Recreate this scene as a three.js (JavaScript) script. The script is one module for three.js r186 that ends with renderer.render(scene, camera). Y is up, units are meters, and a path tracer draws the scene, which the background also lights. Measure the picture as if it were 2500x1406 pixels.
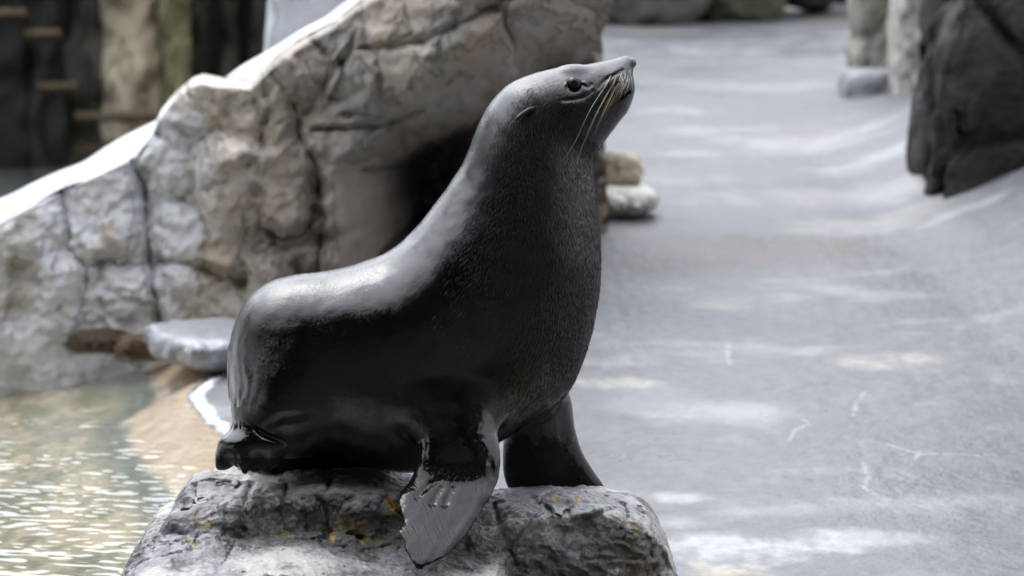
import * as THREE from 'three';
import { mergeGeometries } from 'three/addons/utils/BufferGeometryUtils.js';

// ---------------------------------------------------------------- camera, sky, sun, exposure
const scene = new THREE.Scene();
const CAM_Y = 1.69, CAM_Z = 8, PITCH = 6 * Math.PI / 180, FOV = 10;
const camera = new THREE.PerspectiveCamera(FOV, 1024 / 575, 0.1, 400);
camera.position.set(0, CAM_Y, CAM_Z);
camera.rotation.set(-PITCH, 0, 0);
camera.focus = 8.0;
camera.userData.fStop = 3.7;
camera.updateMatrixWorld();
const renderer = new THREE.WebGLRenderer({ antialias: true });
renderer.toneMapping = THREE.LinearToneMapping;
renderer.toneMappingExposure = 1.1;
renderer.shadowMap.enabled = true;
const SUN_DIR = new THREE.Vector3(-0.42, 1.0, -0.42).normalize();
const sun = new THREE.DirectionalLight(new THREE.Color(1, 0.97, 0.92), 1.2);
sun.position.copy(SUN_DIR).multiplyScalar(30);
sun.target.position.set(0, 0, -4);
sun.position.add(sun.target.position);
sun.shadow.radius = 45; sun.castShadow = true;
sun.shadow.mapSize.set(2048, 2048);
Object.assign(sun.shadow.camera, { left: -16, right: 16, top: 26, bottom: -26, near: 1, far: 90 });
scene.add(sun, sun.target);

// ---------------------------------------------------------------- small maths
function rng(seed) { let s = seed | 0; return () => { s = (s + 0x6d2b79f5) | 0; let t = Math.imul(s ^ (s >>> 15), 1 | s); t = (t + Math.imul(t ^ (t >>> 7), 61 | t)) ^ t; return ((t ^ (t >>> 14)) >>> 0) / 4294967296; }; }
const clamp = (x, a = 0, b = 1) => x < a ? a : x > b ? b : x;
const lerp = (a, b, t) => a + (b - a) * t;
const sstep = (a, b, x) => { const t = clamp((x - a) / (b - a)); return t * t * (3 - 2 * t); };
const smin = (a, b, k) => { const h = Math.max(k - Math.abs(a - b), 0) / k; return Math.min(a, b) - h * h * k * 0.25; };
const smax = (a, b, k) => -smin(-a, -b, k);
const PERM = new Uint8Array(512); { const r = rng(7), p = [...Array(256).keys()]; for (let i = 255; i > 0; i--) { const j = Math.floor(r() * (i + 1)); [p[i], p[j]] = [p[j], p[i]]; } for (let i = 0; i < 512; i++) PERM[i] = p[i & 255]; }
const GR = new Float32Array(256 * 3); { const r = rng(11); for (let i = 0; i < 256; i++) { const z = r() * 2 - 1, a = r() * 6.2832, q = Math.sqrt(1 - z * z); GR[i * 3] = q * Math.cos(a); GR[i * 3 + 1] = q * Math.sin(a); GR[i * 3 + 2] = z; } }
function gd(h, x, y, z) { h *= 3; return GR[h] * x + GR[h + 1] * y + GR[h + 2] * z; }
function noise(x, y, z) {
  const fx = Math.floor(x), fy = Math.floor(y), fz = Math.floor(z), I = fx & 255, J = fy & 255, K = fz & 255; x -= fx; y -= fy; z -= fz;
  const u = x * x * x * (x * (x * 6 - 15) + 10), v = y * y * y * (y * (y * 6 - 15) + 10), w = z * z * z * (z * (z * 6 - 15) + 10);
  const A = PERM[I] + J, B = PERM[I + 1] + J, AA = PERM[A & 255] + K, AB = PERM[(A + 1) & 255] + K, BA = PERM[B & 255] + K, BB = PERM[(B + 1) & 255] + K;
  const a0 = gd(PERM[AA], x, y, z), b0 = gd(PERM[BA], x - 1, y, z), c0 = gd(PERM[AB], x, y - 1, z), d0 = gd(PERM[BB], x - 1, y - 1, z), z1 = z - 1;
  const a1 = gd(PERM[AA + 1], x, y, z1), b1 = gd(PERM[BA + 1], x - 1, y, z1), c1 = gd(PERM[AB + 1], x, y - 1, z1), d1 = gd(PERM[BB + 1], x - 1, y - 1, z1);
  const p = a0 + (b0 - a0) * u, q = c0 + (d0 - c0) * u, r = a1 + (b1 - a1) * u, s = c1 + (d1 - c1) * u, m = p + (q - p) * v, n = r + (s - r) * v;
  return 1.5 * (m + (n - m) * w);
}
function fbm(x, y, z, o = 4, gain = 0.5) { let s = 0, a = 1, n = 0; for (let i = 0; i < o; i++) { s += a * noise(x, y, z); n += a; a *= gain; x = x * 2.03 + 17.1; y = y * 2.03 + 3.7; z = z * 2.03 + 9.2; } return s / n; }
function ridged(x, y, z, o = 4) { let s = 0, a = 1, n = 0; for (let i = 0; i < o; i++) { s += a * (1 - Math.abs(noise(x, y, z)) * 2); n += a; a *= 0.5; x = x * 2.07 + 7.3; y = y * 2.07 + 1.9; z = z * 2.07 + 5.1; } return s / n; }
function worley(x, y, z, out) {       // F1, F2, id of the nearest cell
  const X = Math.floor(x), Y = Math.floor(y), Z = Math.floor(z); let f1 = 9, f2 = 9, id = 0;
  for (let k = -1; k < 2; k++) for (let j = -1; j < 2; j++) for (let i = -1; i < 2; i++) {
    const h = PERM[PERM[PERM[(X + i) & 255] + ((Y + j) & 255)] + ((Z + k) & 255)];
    const dx = X + i + PERM[h + 1] / 255 - x, dy = Y + j + PERM[h + 57] / 255 - y, dz = Z + k + PERM[h + 113] / 255 - z, d = dx * dx + dy * dy + dz * dz;
    if (d < f1) { f2 = f1; f1 = d; id = h; } else if (d < f2) f2 = d;
  }
  out[0] = Math.sqrt(f1); out[1] = Math.sqrt(f2); out[2] = id; return out;
}
const W = [0, 0, 0];
// where a sight line through the photograph at (u, v) meets the upright plane at z
const FPX = 703 / Math.tan(FOV * Math.PI / 360), CP = Math.cos(PITCH), SP = Math.sin(PITCH);
function P(u, v, z) { const a = (u - 1250) / FPX, b = (703 - v) / FPX, dy = b * CP - SP, dz = -b * SP - CP, t = (z - CAM_Z) / dz; return [a * t, CAM_Y + dy * t, z]; }
const X = (u, z) => P(u, 1180, z)[0], Yv = (v, z) => P(1250, v, z)[1];
function toPx(x, y, z) { const Y = y - CAM_Y, Z = z - CAM_Z, f = -SP * Y - CP * Z, up = CP * Y - SP * Z; return [1250 + FPX * x / f, 703 - FPX * up / f]; }
function table(pts) { return (x) => { if (x <= pts[0][0]) return pts[0][1]; for (let i = 1; i < pts.length; i++) if (x <= pts[i][0]) { const t = (x - pts[i - 1][0]) / (pts[i][0] - pts[i - 1][0]); return lerp(pts[i - 1][1], pts[i][1], t); } return pts[pts.length - 1][1]; }; }
function smoothTable(pts) { const f = table(pts); return (x, w) => (f(x - w) + 2 * f(x - w / 2) + 3 * f(x) + 2 * f(x + w / 2) + f(x + w)) / 9; }
function segDist(px, py, pts) { let m = 1e9; for (let i = 1; i < pts.length; i++) { const [ax, ay] = pts[i - 1], [bx, by] = pts[i], dx = bx - ax, dy = by - ay, t = clamp(((px - ax) * dx + (py - ay) * dy) / (dx * dx + dy * dy)); m = Math.min(m, Math.hypot(px - ax - t * dx, py - ay - t * dy)); } return m; }

// ---------------------------------------------------------------- meshing a distance field (surface nets)
function meshSDF(f, lo, hi, c, slack = 0.02) {
  const nx = Math.ceil((hi[0] - lo[0]) / c) + 1, ny = Math.ceil((hi[1] - lo[1]) / c) + 1, nz = Math.ceil((hi[2] - lo[2]) / c) + 1, B = 8, R = B * c * 0.9 + slack;
  const F = new Float32Array(nx * ny * nz).fill(1), id = (i, j, k) => i + nx * (j + ny * k);
  for (let k0 = 0; k0 < nz; k0 += B) for (let j0 = 0; j0 < ny; j0 += B) for (let i0 = 0; i0 < nx; i0 += B) {
    const d = f(lo[0] + (i0 + B / 2) * c, lo[1] + (j0 + B / 2) * c, lo[2] + (k0 + B / 2) * c), far = Math.abs(d) > R;
    for (let k = k0; k < Math.min(nz, k0 + B); k++) for (let j = j0; j < Math.min(ny, j0 + B); j++) for (let i = i0; i < Math.min(nx, i0 + B); i++) F[id(i, j, k)] = far ? d : f(lo[0] + i * c, lo[1] + j * c, lo[2] + k * c);
  }
  const V = new Int32Array(nx * ny * nz).fill(-1), pos = [], idx = [], v = new Float32Array(8);
  for (let k = 0; k < nz - 1; k++) for (let j = 0; j < ny - 1; j++) for (let i = 0; i < nx - 1; i++) {
    let m = 0; for (let q = 0; q < 8; q++) { v[q] = F[id(i + (q & 1), j + ((q >> 1) & 1), k + (q >> 2))]; if (v[q] < 0) m |= 1 << q; }
    if (m === 0 || m === 255) continue;
    let sx = 0, sy = 0, sz = 0, n = 0;
    for (let a = 0; a < 8; a++) for (let bit = 1; bit < 8; bit <<= 1) { if (a & bit) continue; const b = a | bit; if ((v[a] < 0) === (v[b] < 0)) continue; const t = v[a] / (v[a] - v[b]); sx += (a & 1) + (bit === 1 ? t : 0); sy += ((a >> 1) & 1) + (bit === 2 ? t : 0); sz += (a >> 2) + (bit === 4 ? t : 0); n++; }
    V[id(i, j, k)] = pos.length / 3; pos.push(lo[0] + (i + sx / n) * c, lo[1] + (j + sy / n) * c, lo[2] + (k + sz / n) * c);
  }
  const quad = (a, b, c2, d, flip) => { if (a < 0 || b < 0 || c2 < 0 || d < 0) return; if (flip) idx.push(a, c2, b, a, d, c2); else idx.push(a, b, c2, a, c2, d); };
  for (let k = 1; k < nz - 1; k++) for (let j = 1; j < ny - 1; j++) for (let i = 1; i < nx - 1; i++) {
    const s = F[id(i, j, k)] < 0;
    if (s !== F[id(i + 1, j, k)] < 0) quad(V[id(i, j - 1, k - 1)], V[id(i, j, k - 1)], V[id(i, j, k)], V[id(i, j - 1, k)], !s);
    if (s !== F[id(i, j + 1, k)] < 0) quad(V[id(i - 1, j, k - 1)], V[id(i - 1, j, k)], V[id(i, j, k)], V[id(i, j, k - 1)], !s);
    if (s !== F[id(i, j, k + 1)] < 0) quad(V[id(i - 1, j - 1, k)], V[id(i, j - 1, k)], V[id(i, j, k)], V[id(i - 1, j, k)], !s);
  }
  const g = new THREE.BufferGeometry(), N = new Float32Array(pos.length), e = c * 0.7;
  for (let i = 0; i < pos.length; i += 3) {
    const x = pos[i], y = pos[i + 1], z = pos[i + 2]; let a = f(x + e, y, z) - f(x - e, y, z), b = f(x, y + e, z) - f(x, y - e, z), d = f(x, y, z + e) - f(x, y, z - e); const l = Math.hypot(a, b, d) || 1;
    N[i] = a / l; N[i + 1] = b / l; N[i + 2] = d / l;
  }
  g.setAttribute('position', new THREE.BufferAttribute(new Float32Array(pos), 3)); g.setAttribute('normal', new THREE.BufferAttribute(N, 3)); g.setIndex(idx);
  return g;
}
function gridGeo(nu, nv, fn) {           // fn(a, b, out) gives a point of a sheet
  const p = new Float32Array((nu + 1) * (nv + 1) * 3), idx = [], o = [0, 0, 0];
  for (let j = 0; j <= nv; j++) for (let i = 0; i <= nu; i++) { fn(i / nu, j / nv, o); p.set(o, (j * (nu + 1) + i) * 3); }
  for (let j = 0; j < nv; j++) for (let i = 0; i < nu; i++) { const a = j * (nu + 1) + i, b = a + 1, c = a + nu + 1, d = c + 1; idx.push(a, b, d, a, d, c); }
  const g = new THREE.BufferGeometry(); g.setAttribute('position', new THREE.BufferAttribute(p, 3)); g.setIndex(idx); g.computeVertexNormals(); return g;
}
function paint(g, fn) {                  // own colour of every vertex (linear); fn(x, y, z, out)
  const p = g.attributes.position, c = new Float32Array(p.count * 3), o = [0, 0, 0];
  for (let i = 0; i < p.count; i++) { fn(p.getX(i), p.getY(i), p.getZ(i), o); c.set(o, i * 3); }
  g.setAttribute('color', new THREE.BufferAttribute(c, 3)); return g;
}
function boxUV(g, s) {                   // uv in units of s metres, by the main direction of the normal
  const p = g.attributes.position, n = g.attributes.normal, uv = new Float32Array(p.count * 2);
  for (let i = 0; i < p.count; i++) { const a = Math.abs(n.getX(i)), b = Math.abs(n.getY(i)), c = Math.abs(n.getZ(i)); const q = b > a && b > c ? [p.getX(i), p.getZ(i)] : a > c ? [p.getZ(i), p.getY(i)] : [p.getX(i), p.getY(i)]; uv[i * 2] = q[0] / s; uv[i * 2 + 1] = q[1] / s; }
  g.setAttribute('uv', new THREE.BufferAttribute(uv, 2)); return g;
}
const mixc = (o, c, t) => { o[0] = lerp(o[0], c[0], t); o[1] = lerp(o[1], c[1], t); o[2] = lerp(o[2], c[2], t); };
const setc = (o, c, m = 1) => { o[0] = c[0] * m; o[1] = c[1] * m; o[2] = c[2] * m; };
function grey(w, h, fn) {                // one-channel texture
  const d = new Uint8Array(w * h * 4); for (let j = 0; j < h; j++) for (let i = 0; i < w; i++) { const v = clamp(fn(i / w, j / h)) * 255, k = (j * w + i) * 4; d[k] = d[k + 1] = d[k + 2] = v; d[k + 3] = 255; }
  const t = new THREE.DataTexture(d, w, h); t.wrapS = t.wrapT = THREE.RepeatWrapping; t.magFilter = THREE.LinearFilter; t.minFilter = THREE.LinearMipmapLinearFilter; t.needsUpdate = true; return t;
}
// noise that tiles over the unit square: a torus in noise space is costly, so blend two shifted copies
function tiled(fn) { return (u, v) => { const w = sstep(0, 1, clamp((u - 0.75) * 4)), h = sstep(0, 1, clamp((v - 0.75) * 4)); return lerp(lerp(fn(u, v), fn(u - 1, v), w), lerp(fn(u, v - 1), fn(u - 1, v - 1), w), h); }; }

// ---------------------------------------------------------------- naming
const used = {};
function numbered(n) { const k = used[n] ?? 0; used[n] = k + 1; return k ? `${n}_${String(k).padStart(3, '0')}` : n; }
function mesh(name, g, m, parent = scene) { const o = new THREE.Mesh(g, m); o.name = parent === scene ? numbered(name) : name; o.castShadow = o.receiveShadow = true; parent.add(o); return o; }
function tag(o, label, category, group) { o.userData.label = label; o.userData.category = category; if (group) o.userData.group = group; return o; }
function struct(o, label, category) { o.userData.kind = 'structure'; if (label) tag(o, label, category); return o; }
function thing(name, label, category, at = [0, 0, 0], group) { const o = new THREE.Group(); o.name = numbered(name); o.position.set(...at); scene.add(o); return tag(o, label, category, group); }

// ---------------------------------------------------------------- sky: bright even overcast, brightest overhead
{
  const w = 512, h = 256, d = new Float32Array(w * h * 4);
  for (let j = 0; j < h; j++) for (let i = 0; i < w; i++) {
    const el = ((j + 0.5) / h - 0.5) * Math.PI, az = ((i + 0.5) / w - 0.5) * 2 * Math.PI, y = Math.sin(el), x = Math.cos(el) * Math.cos(az), z = Math.cos(el) * Math.sin(az);
    const up = Math.max(y, 0), s = Math.max(0, x * SUN_DIR.x + y * SUN_DIR.y + z * SUN_DIR.z);
    let L = (1.3 * (0.6 + 0.4 * up) + 3.3 * Math.exp(-Math.pow(Math.acos(Math.min(1, s)) / 1.0, 2))) * (1 + 0.3 * fbm(x * 3.1, y * 3.1 + 4, z * 3.1, 5));
    if (y < 0) L = 0.5;
    const k = (j * w + i) * 4; d[k] = L * 0.945; d[k + 1] = L * 0.985; d[k + 2] = L * 1.07; d[k + 3] = 1;
  }
  const t = new THREE.DataTexture(d, w, h, THREE.RGBAFormat, THREE.FloatType); t.mapping = THREE.EquirectangularReflectionMapping; t.magFilter = THREE.LinearFilter; t.needsUpdate = true;
  scene.background = t; scene.environment = t;
}

// ---------------------------------------------------------------- shared fine relief
const GRIT = grey(1024, 1024, tiled((u, v) => 0.5 + 0.3 * fbm(u * 22, v * 22, 1.3, 6, 0.62) + 0.22 * (ridged(u * 14, v * 14, 5.1, 4) - 0.5)));
const stoneMat = (rough, bump, extra = {}) => new THREE.MeshStandardMaterial({ vertexColors: true, roughness: rough, bumpMap: GRIT, bumpScale: bump, ...extra });

// ---------------------------------------------------------------- ground, pool floor and water
const shoreX = smoothTable([[-40, -1.6], [-9, -1.5], [-6, -1.35], [-5, -1.16], [-4.3, -1.24], [-3.7, -1.13], [-3.2, -1.0], [-2.2, -0.75], [-1, -0.4], [0.2, 0.55], [1, 1.6], [1.8, 3], [2.6, 6], [3.4, 40], [20, 60]]);
function groundY(x, z) {
  const s = shoreX(z, 0.25);
  let y = 0.05 * Math.max(-z - 1, -0.4 - 0 * z) + 0.012;
  const bt = Math.max(0, x - 1.7 - 0.02 * (z + 8)); y += 0.5 * bt * bt / (bt + 0.35) * sstep(-16, -9, z) * sstep(1, -4, z) * sstep(4.5, 2.6, x);
  y += 0.06 * fbm(x * 0.45, 3, z * 0.3, 3) * sstep(-2, -6, z);
  const d = x - s;
  if (d > 0) return lerp(0.0, y, sstep(0, 0.9, d)) + 0.004 * d;
  return -0.42 * (1 - Math.exp(d / 1.3)) - 0.05 * sstep(0, -0.25, d) + 0.03 * fbm(x * 2, 7, z * 2, 3) * sstep(0, -0.4, d);
}
{
  const warp = (t) => Math.sign(t) * (Math.abs(t) < 0.8 ? Math.abs(t) / 0.8 * 6 : 6 + Math.pow((Math.abs(t) - 0.8) / 0.2, 2.5) * 110);
  const g = gridGeo(340, 420, (a, b, o) => {
    const x = warp(a * 2 - 1); const zb = b < 0.06 ? lerp(-140, -34, b / 0.06) : b > 0.97 ? lerp(6, 60, (b - 0.97) / 0.03) : lerp(-34, 6, (b - 0.06) / 0.91);
    o[0] = x; o[2] = zb; o[1] = groundY(x, zb);
  });
  const p = g.attributes.position, uv = new Float32Array(p.count * 2);
  for (let i = 0; i < p.count; i++) { uv[i * 2] = (p.getX(i) + 2.5) / 8; uv[i * 2 + 1] = (p.getZ(i) + 24) / 26; }
  g.setAttribute('uv', new THREE.BufferAttribute(uv, 2));
  // concrete of the slope (above water) and mottled floor (below), computed per texel
  const Wd = 1024, Hd = 2048, data = new Uint8Array(Wd * Hd * 4), rgh = new Uint8Array(Wd * Hd * 4), o = [0, 0, 0];
  const toS = (v) => { v = clamp(v); return 255 * (v <= 0.0031308 ? 12.92 * v : 1.055 * Math.pow(v, 1 / 2.4) - 0.055); };
  const scratch = [[[1925, 1075], [1945, 1050], [1978, 1035], [1962, 1022]], [[2085, 1015], [2092, 985], [2115, 955]], [[2110, 1130], [2122, 1160], [2110, 1190], [2140, 1212]], [[2170, 1085], [2250, 1108], [2320, 1108], [2430, 1110]], [[1780, 840], [1778, 870], [1785, 890]], [[2245, 1100], [2235, 1122]]];
  const patches = [[2180, 880, 150, 22, [0.62, 0.58, 0.48], 0.75], [1800, 1010, 170, 34, [0.5, 0.49, 0.46], 0.6], [1600, 980, 130, 40, [0.42, 0.42, 0.42], 0.5], [1480, 935, 120, 14, [0.55, 0.51, 0.42], 0.6], [1790, 1345, 260, 45, [0.62, 0.61, 0.58], 0.95], [1650, 1215, 90, 14, [0.55, 0.56, 0.58], 0.8], [1660, 1275, 70, 16, [0.5, 0.52, 0.55], 0.7], [2050, 1320, 200, 26, [0.5, 0.51, 0.53], 0.7], [1900, 1250, 120, 16, [0.3, 0.25, 0.2], 0.5], [1740, 1395, 190, 20, [0.62, 0.55, 0.4], 0.8],
    [1850, 600, 230, 28, [0.12, 0.085, 0.07], 0.95], [1600, 650, 170, 30, [0.13, 0.095, 0.08], 0.9], [1830, 605, 260, 40, [0.10, 0.07, 0.056], 1.0], [1660, 640, 200, 30, [0.11, 0.08, 0.066], 0.9], [2100, 545, 160, 9, [0.42, 0.32, 0.24], 0.6], [1750, 745, 70, 10, [0.5, 0.42, 0.33], 0.6], [1950, 480, 240, 24, [0.42, 0.40, 0.36], 0.55], [1700, 430, 180, 20, [0.45, 0.44, 0.42], 0.5], [1700, 320, 90, 12, [0.42, 0.4, 0.36], 0.55], [2000, 365, 110, 10, [0.42, 0.4, 0.37], 0.5], [1900, 215, 200, 10, [0.4, 0.4, 0.39], 0.5], [1700, 190, 90, 7, [0.09, 0.09, 0.1], 0.7], [1980, 128, 90, 14, [0.07, 0.07, 0.08], 0.7], [1600, 395, 90, 14, [0.08, 0.08, 0.09], 0.8], [1600, 75, 120, 6, [0.4, 0.37, 0.32], 0.6], [2000, 55, 100, 10, [0.4, 0.36, 0.28], 0.6], [1700, 110, 200, 14, [0.1, 0.1, 0.11], 0.45]];
  // the marks are laid on the slope in metres: each pixel place is carried to the ground first
  const onGround = (u, v) => { let t = 12; for (let i = 0; i < 24; i++) { const q = P(u, v, CAM_Z - t), gy = groundY(q[0], q[2]); const slope = (CAM_Y - q[1]) / t; t = clamp(t + (q[1] - gy) / (slope + 0.05) * 0.8, 3, 40); } const q = P(u, v, CAM_Z - t); return [q[0], q[2]]; };
  const marks = patches.map(([u, v, w, h, c, a]) => { const m = onGround(u, v), l = onGround(u - w, v), r = onGround(u + w, v), t = onGround(u, v - h), b = onGround(u, v + h); return { m, rx: Math.max(0.06, Math.hypot(r[0] - l[0], r[1] - l[1]) / 2), rz: Math.max(0.06, Math.abs(t[1] - b[1]) / 2), c, a }; });
  const lines = scratch.map((s) => s.map(([u, v]) => onGround(u, v)));
  for (let j = 0; j < Hd; j++) for (let i = 0; i < Wd; i++) {
    const x = (i + 0.5) / Wd * 8 - 2.5, z = (j + 0.5) / Hd * 26 - 24, d = x - shoreX(z, 0.25);
    const n1 = fbm(x * 1.1, 2, z * 0.8, 5), n2 = fbm(x * 5, 9, z * 3.2, 5, 0.6), n3 = fbm(x * 0.8 + z * 0.25, 31, z * 1.7, 4), n4 = fbm(x * 19, 4, z * 11, 3, 0.6);
    let rough = 0.62;
    if (d > 0) {
      setc(o, [0.09, 0.091, 0.098], 1 + 0.5 * n1 + 0.5 * n2 + 0.42 * n4);
      mixc(o, [0.25, 0.25, 0.25], 0.6 * sstep(0.1, 0.5, n3 + 0.35 * n2));
      mixc(o, [0.19, 0.165, 0.14], 0.5 * sstep(0.15, 0.6, fbm(x * 0.9, 55, z * 1.3, 4)));
      mixc(o, [0.055, 0.056, 0.062], 0.6 * sstep(0.2, 0.6, -n3 + 0.35 * n2));
      for (const k of marks) { const a = (x - k.m[0]) / k.rx, b = (z - k.m[1]) / k.rz, q = a * a + b * b; if (q < 7) mixc(o, k.c.map((e) => e * 0.62), 0.8 * k.a * sstep(1.5, -0.6, q * 0.8 + 2.2 * n2 + 1.5 * n1 + 1.0 * n4)); }
      for (const l of lines) { const q = segDist(x + 0.012 * n4, z + 0.06 * n2, l); if (q < 0.05) mixc(o, [0.36, 0.36, 0.35], 0.5 * sstep(0.010, 0.003, q + 0.012 * n4) * sstep(-0.2, 0.15, n4 + 0.1)); }
      mixc(o, [0.72, 0.73, 0.74], sstep(0.036, 0.01, Math.abs(d - 0.04 - 0.04 * n2) + 0.03 * n4) * sstep(-8, -5, z));   // dried foam line
      rough = 0.5 + 0.25 * n1 + 0.1 * n2;
    } else {
      setc(o, [0.44, 0.295, 0.19], 1 + 0.35 * n2 + 0.3 * n4);                       // worn tan rim just under the water
      mixc(o, [0.55, 0.5, 0.44], 0.7 * sstep(0, 0.5, n2 + 0.3 * n1));
      const deep = sstep(-0.2, -0.27, d + 0.06 * n2);
      mixc(o, [0.05, 0.055, 0.03], deep); mixc(o, [0.12, 0.11, 0.06], sstep(-0.3, -0.45, d + 0.1 * n2)); mixc(o, [0.36, 0.275, 0.18], sstep(-0.3, -0.45, d + 0.1 * n2) * sstep(-0.25, 0.4, n2 + 0.5 * n1 + 0.5 * n4));
      mixc(o, [0.03, 0.045, 0.03], 0.85 * sstep(-1.3, -2.4, d + 0.3 * n1) * sstep(0.1, -0.2, n3)); mixc(o, [0.022, 0.026, 0.02], sstep(-2.3, -1.1, z + 0.4 * n1) * sstep(-0.5, -0.9, d));  // floor toward the viewer painted dark, so less light reaches the seal
    }
    const k = (j * Wd + i) * 4; for (let q = 0; q < 3; q++) data[k + q] = toS(Math.max(0.01, o[q])); data[k + 3] = 255; rgh[k] = rgh[k + 1] = rgh[k + 2] = 255 * clamp(rough, 0.25, 0.9); rgh[k + 3] = 255;
  }
  const tex = (d, srgb) => { const t = new THREE.DataTexture(d, Wd, Hd); t.wrapS = t.wrapT = THREE.MirroredRepeatWrapping; t.magFilter = THREE.LinearFilter; if (srgb) t.colorSpace = THREE.SRGBColorSpace; t.needsUpdate = true; return t; };
  const gb = GRIT.clone(); gb.repeat.set(8, 26); gb.needsUpdate = true;
  struct(mesh('ground', g, new THREE.MeshStandardMaterial({ map: tex(data, true), roughnessMap: tex(rgh), roughness: 1, bumpMap: gb, bumpScale: 0.012 })), 'sloping grey wet concrete beach with pale streaks, running under the pool', 'ground');
  // water
  const wave = (x, z) => { const near = sstep(-5.0, -1.2, z + 0.4 * noise(x * 1.5, 0, z)) * lerp(1, 0.4, sstep(-2.1, -1.0, z + 0.3 * noise(x * 2, 3, z * 2))); return (0.0016 + 0.003 * near) * fbm(x * 7 + z * 3 + 0.5 * noise(x * 4, z * 5, 9), 1.1, z * 15 + 0.8 * noise(x * 3, z * 4, 2), 3) + (0.0012 + 0.0027 * near) * noise(x * 21 + 0.7 * noise(x * 11, z * 12, 3), 5.3, z * 38 + x * 4) + 0.004 * noise(x * 2.2, 8.8, z * 3.2); };
  const wg = gridGeo(420, 760, (a, b, q) => { const x = a < 0.12 ? lerp(-40, -3.4, Math.pow(a / 0.12, 0.4)) : lerp(-3.4, 2.2, (a - 0.12) / 0.88), z = b < 0.08 ? lerp(-45, -8, b / 0.08) : b > 0.93 ? lerp(2.6, 20, (b - 0.93) / 0.07) : lerp(-8, 2.6, (b - 0.08) / 0.85); q[0] = Math.min(x, shoreX(z, 0.25) + 0.03); q[2] = z; q[1] = wave(q[0], z); });
  struct(mesh('water', wg, new THREE.MeshPhysicalMaterial({ color: new THREE.Color(0.93, 0.96, 0.93), roughness: 0.07, transmission: 1, thickness: 0, ior: 1.33 })), 'shallow rippled pool water at the left, glittering near the pedestal rock', 'water');
}

// ---------------------------------------------------------------- a rounded rough rock from a distance field
function rock(name, label, { c, r, power = 4, amp = 0.05, freq = 4, cell = 0.03, col, mat, seed = 0, cracks = 0, turn = 0, group, lean = 0, category = 'rock', kind }) {
  const cs = Math.cos(turn), sn = Math.sin(turn), m = Math.max(...r) * 0.15 + amp * 2;
  const f = (x, y, z) => {
    x -= lean * y; const X2 = cs * x - sn * z, Z2 = sn * x + cs * z;
    const a = Math.abs(X2 / r[0]), b = Math.abs(y / r[1]), d = Math.abs(Z2 / r[2]), q = Math.pow(a ** power + b ** power + d ** power, 1 / power);
    let s = (q - 1) * Math.min(...r);
    if (Math.abs(s) > m + 0.3) return s;
    s -= amp * (fbm(x * freq + seed, y * freq, z * freq, 5, 0.55) * 0.8 + 0.5 * (ridged(x * freq * 0.7, y * freq * 0.5 + seed, z * freq * 0.7, 3) - 0.4));
    if (cracks) { worley(x * cracks + seed, y * cracks * 0.8, z * cracks, W); s += amp * 0.9 * Math.exp(-(W[1] - W[0]) * 9); }
    return s;
  };
  const e = [r[0], r[1], r[2]].map((q) => q + m), w = Math.max(e[0], e[2]) + Math.abs(lean) * r[1];
  const g = meshSDF(f, [-w, -e[1], -w], [w, e[1], w], cell, m);
  paint(g, (x, y, z, o) => col(x + c[0], y + c[1], z + c[2], o)); boxUV(g, 0.8);
  const o = mesh(name, g, mat); o.position.set(...c); tag(o, label, category, group); if (kind) o.userData.kind = kind;
  return o;
}

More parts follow.
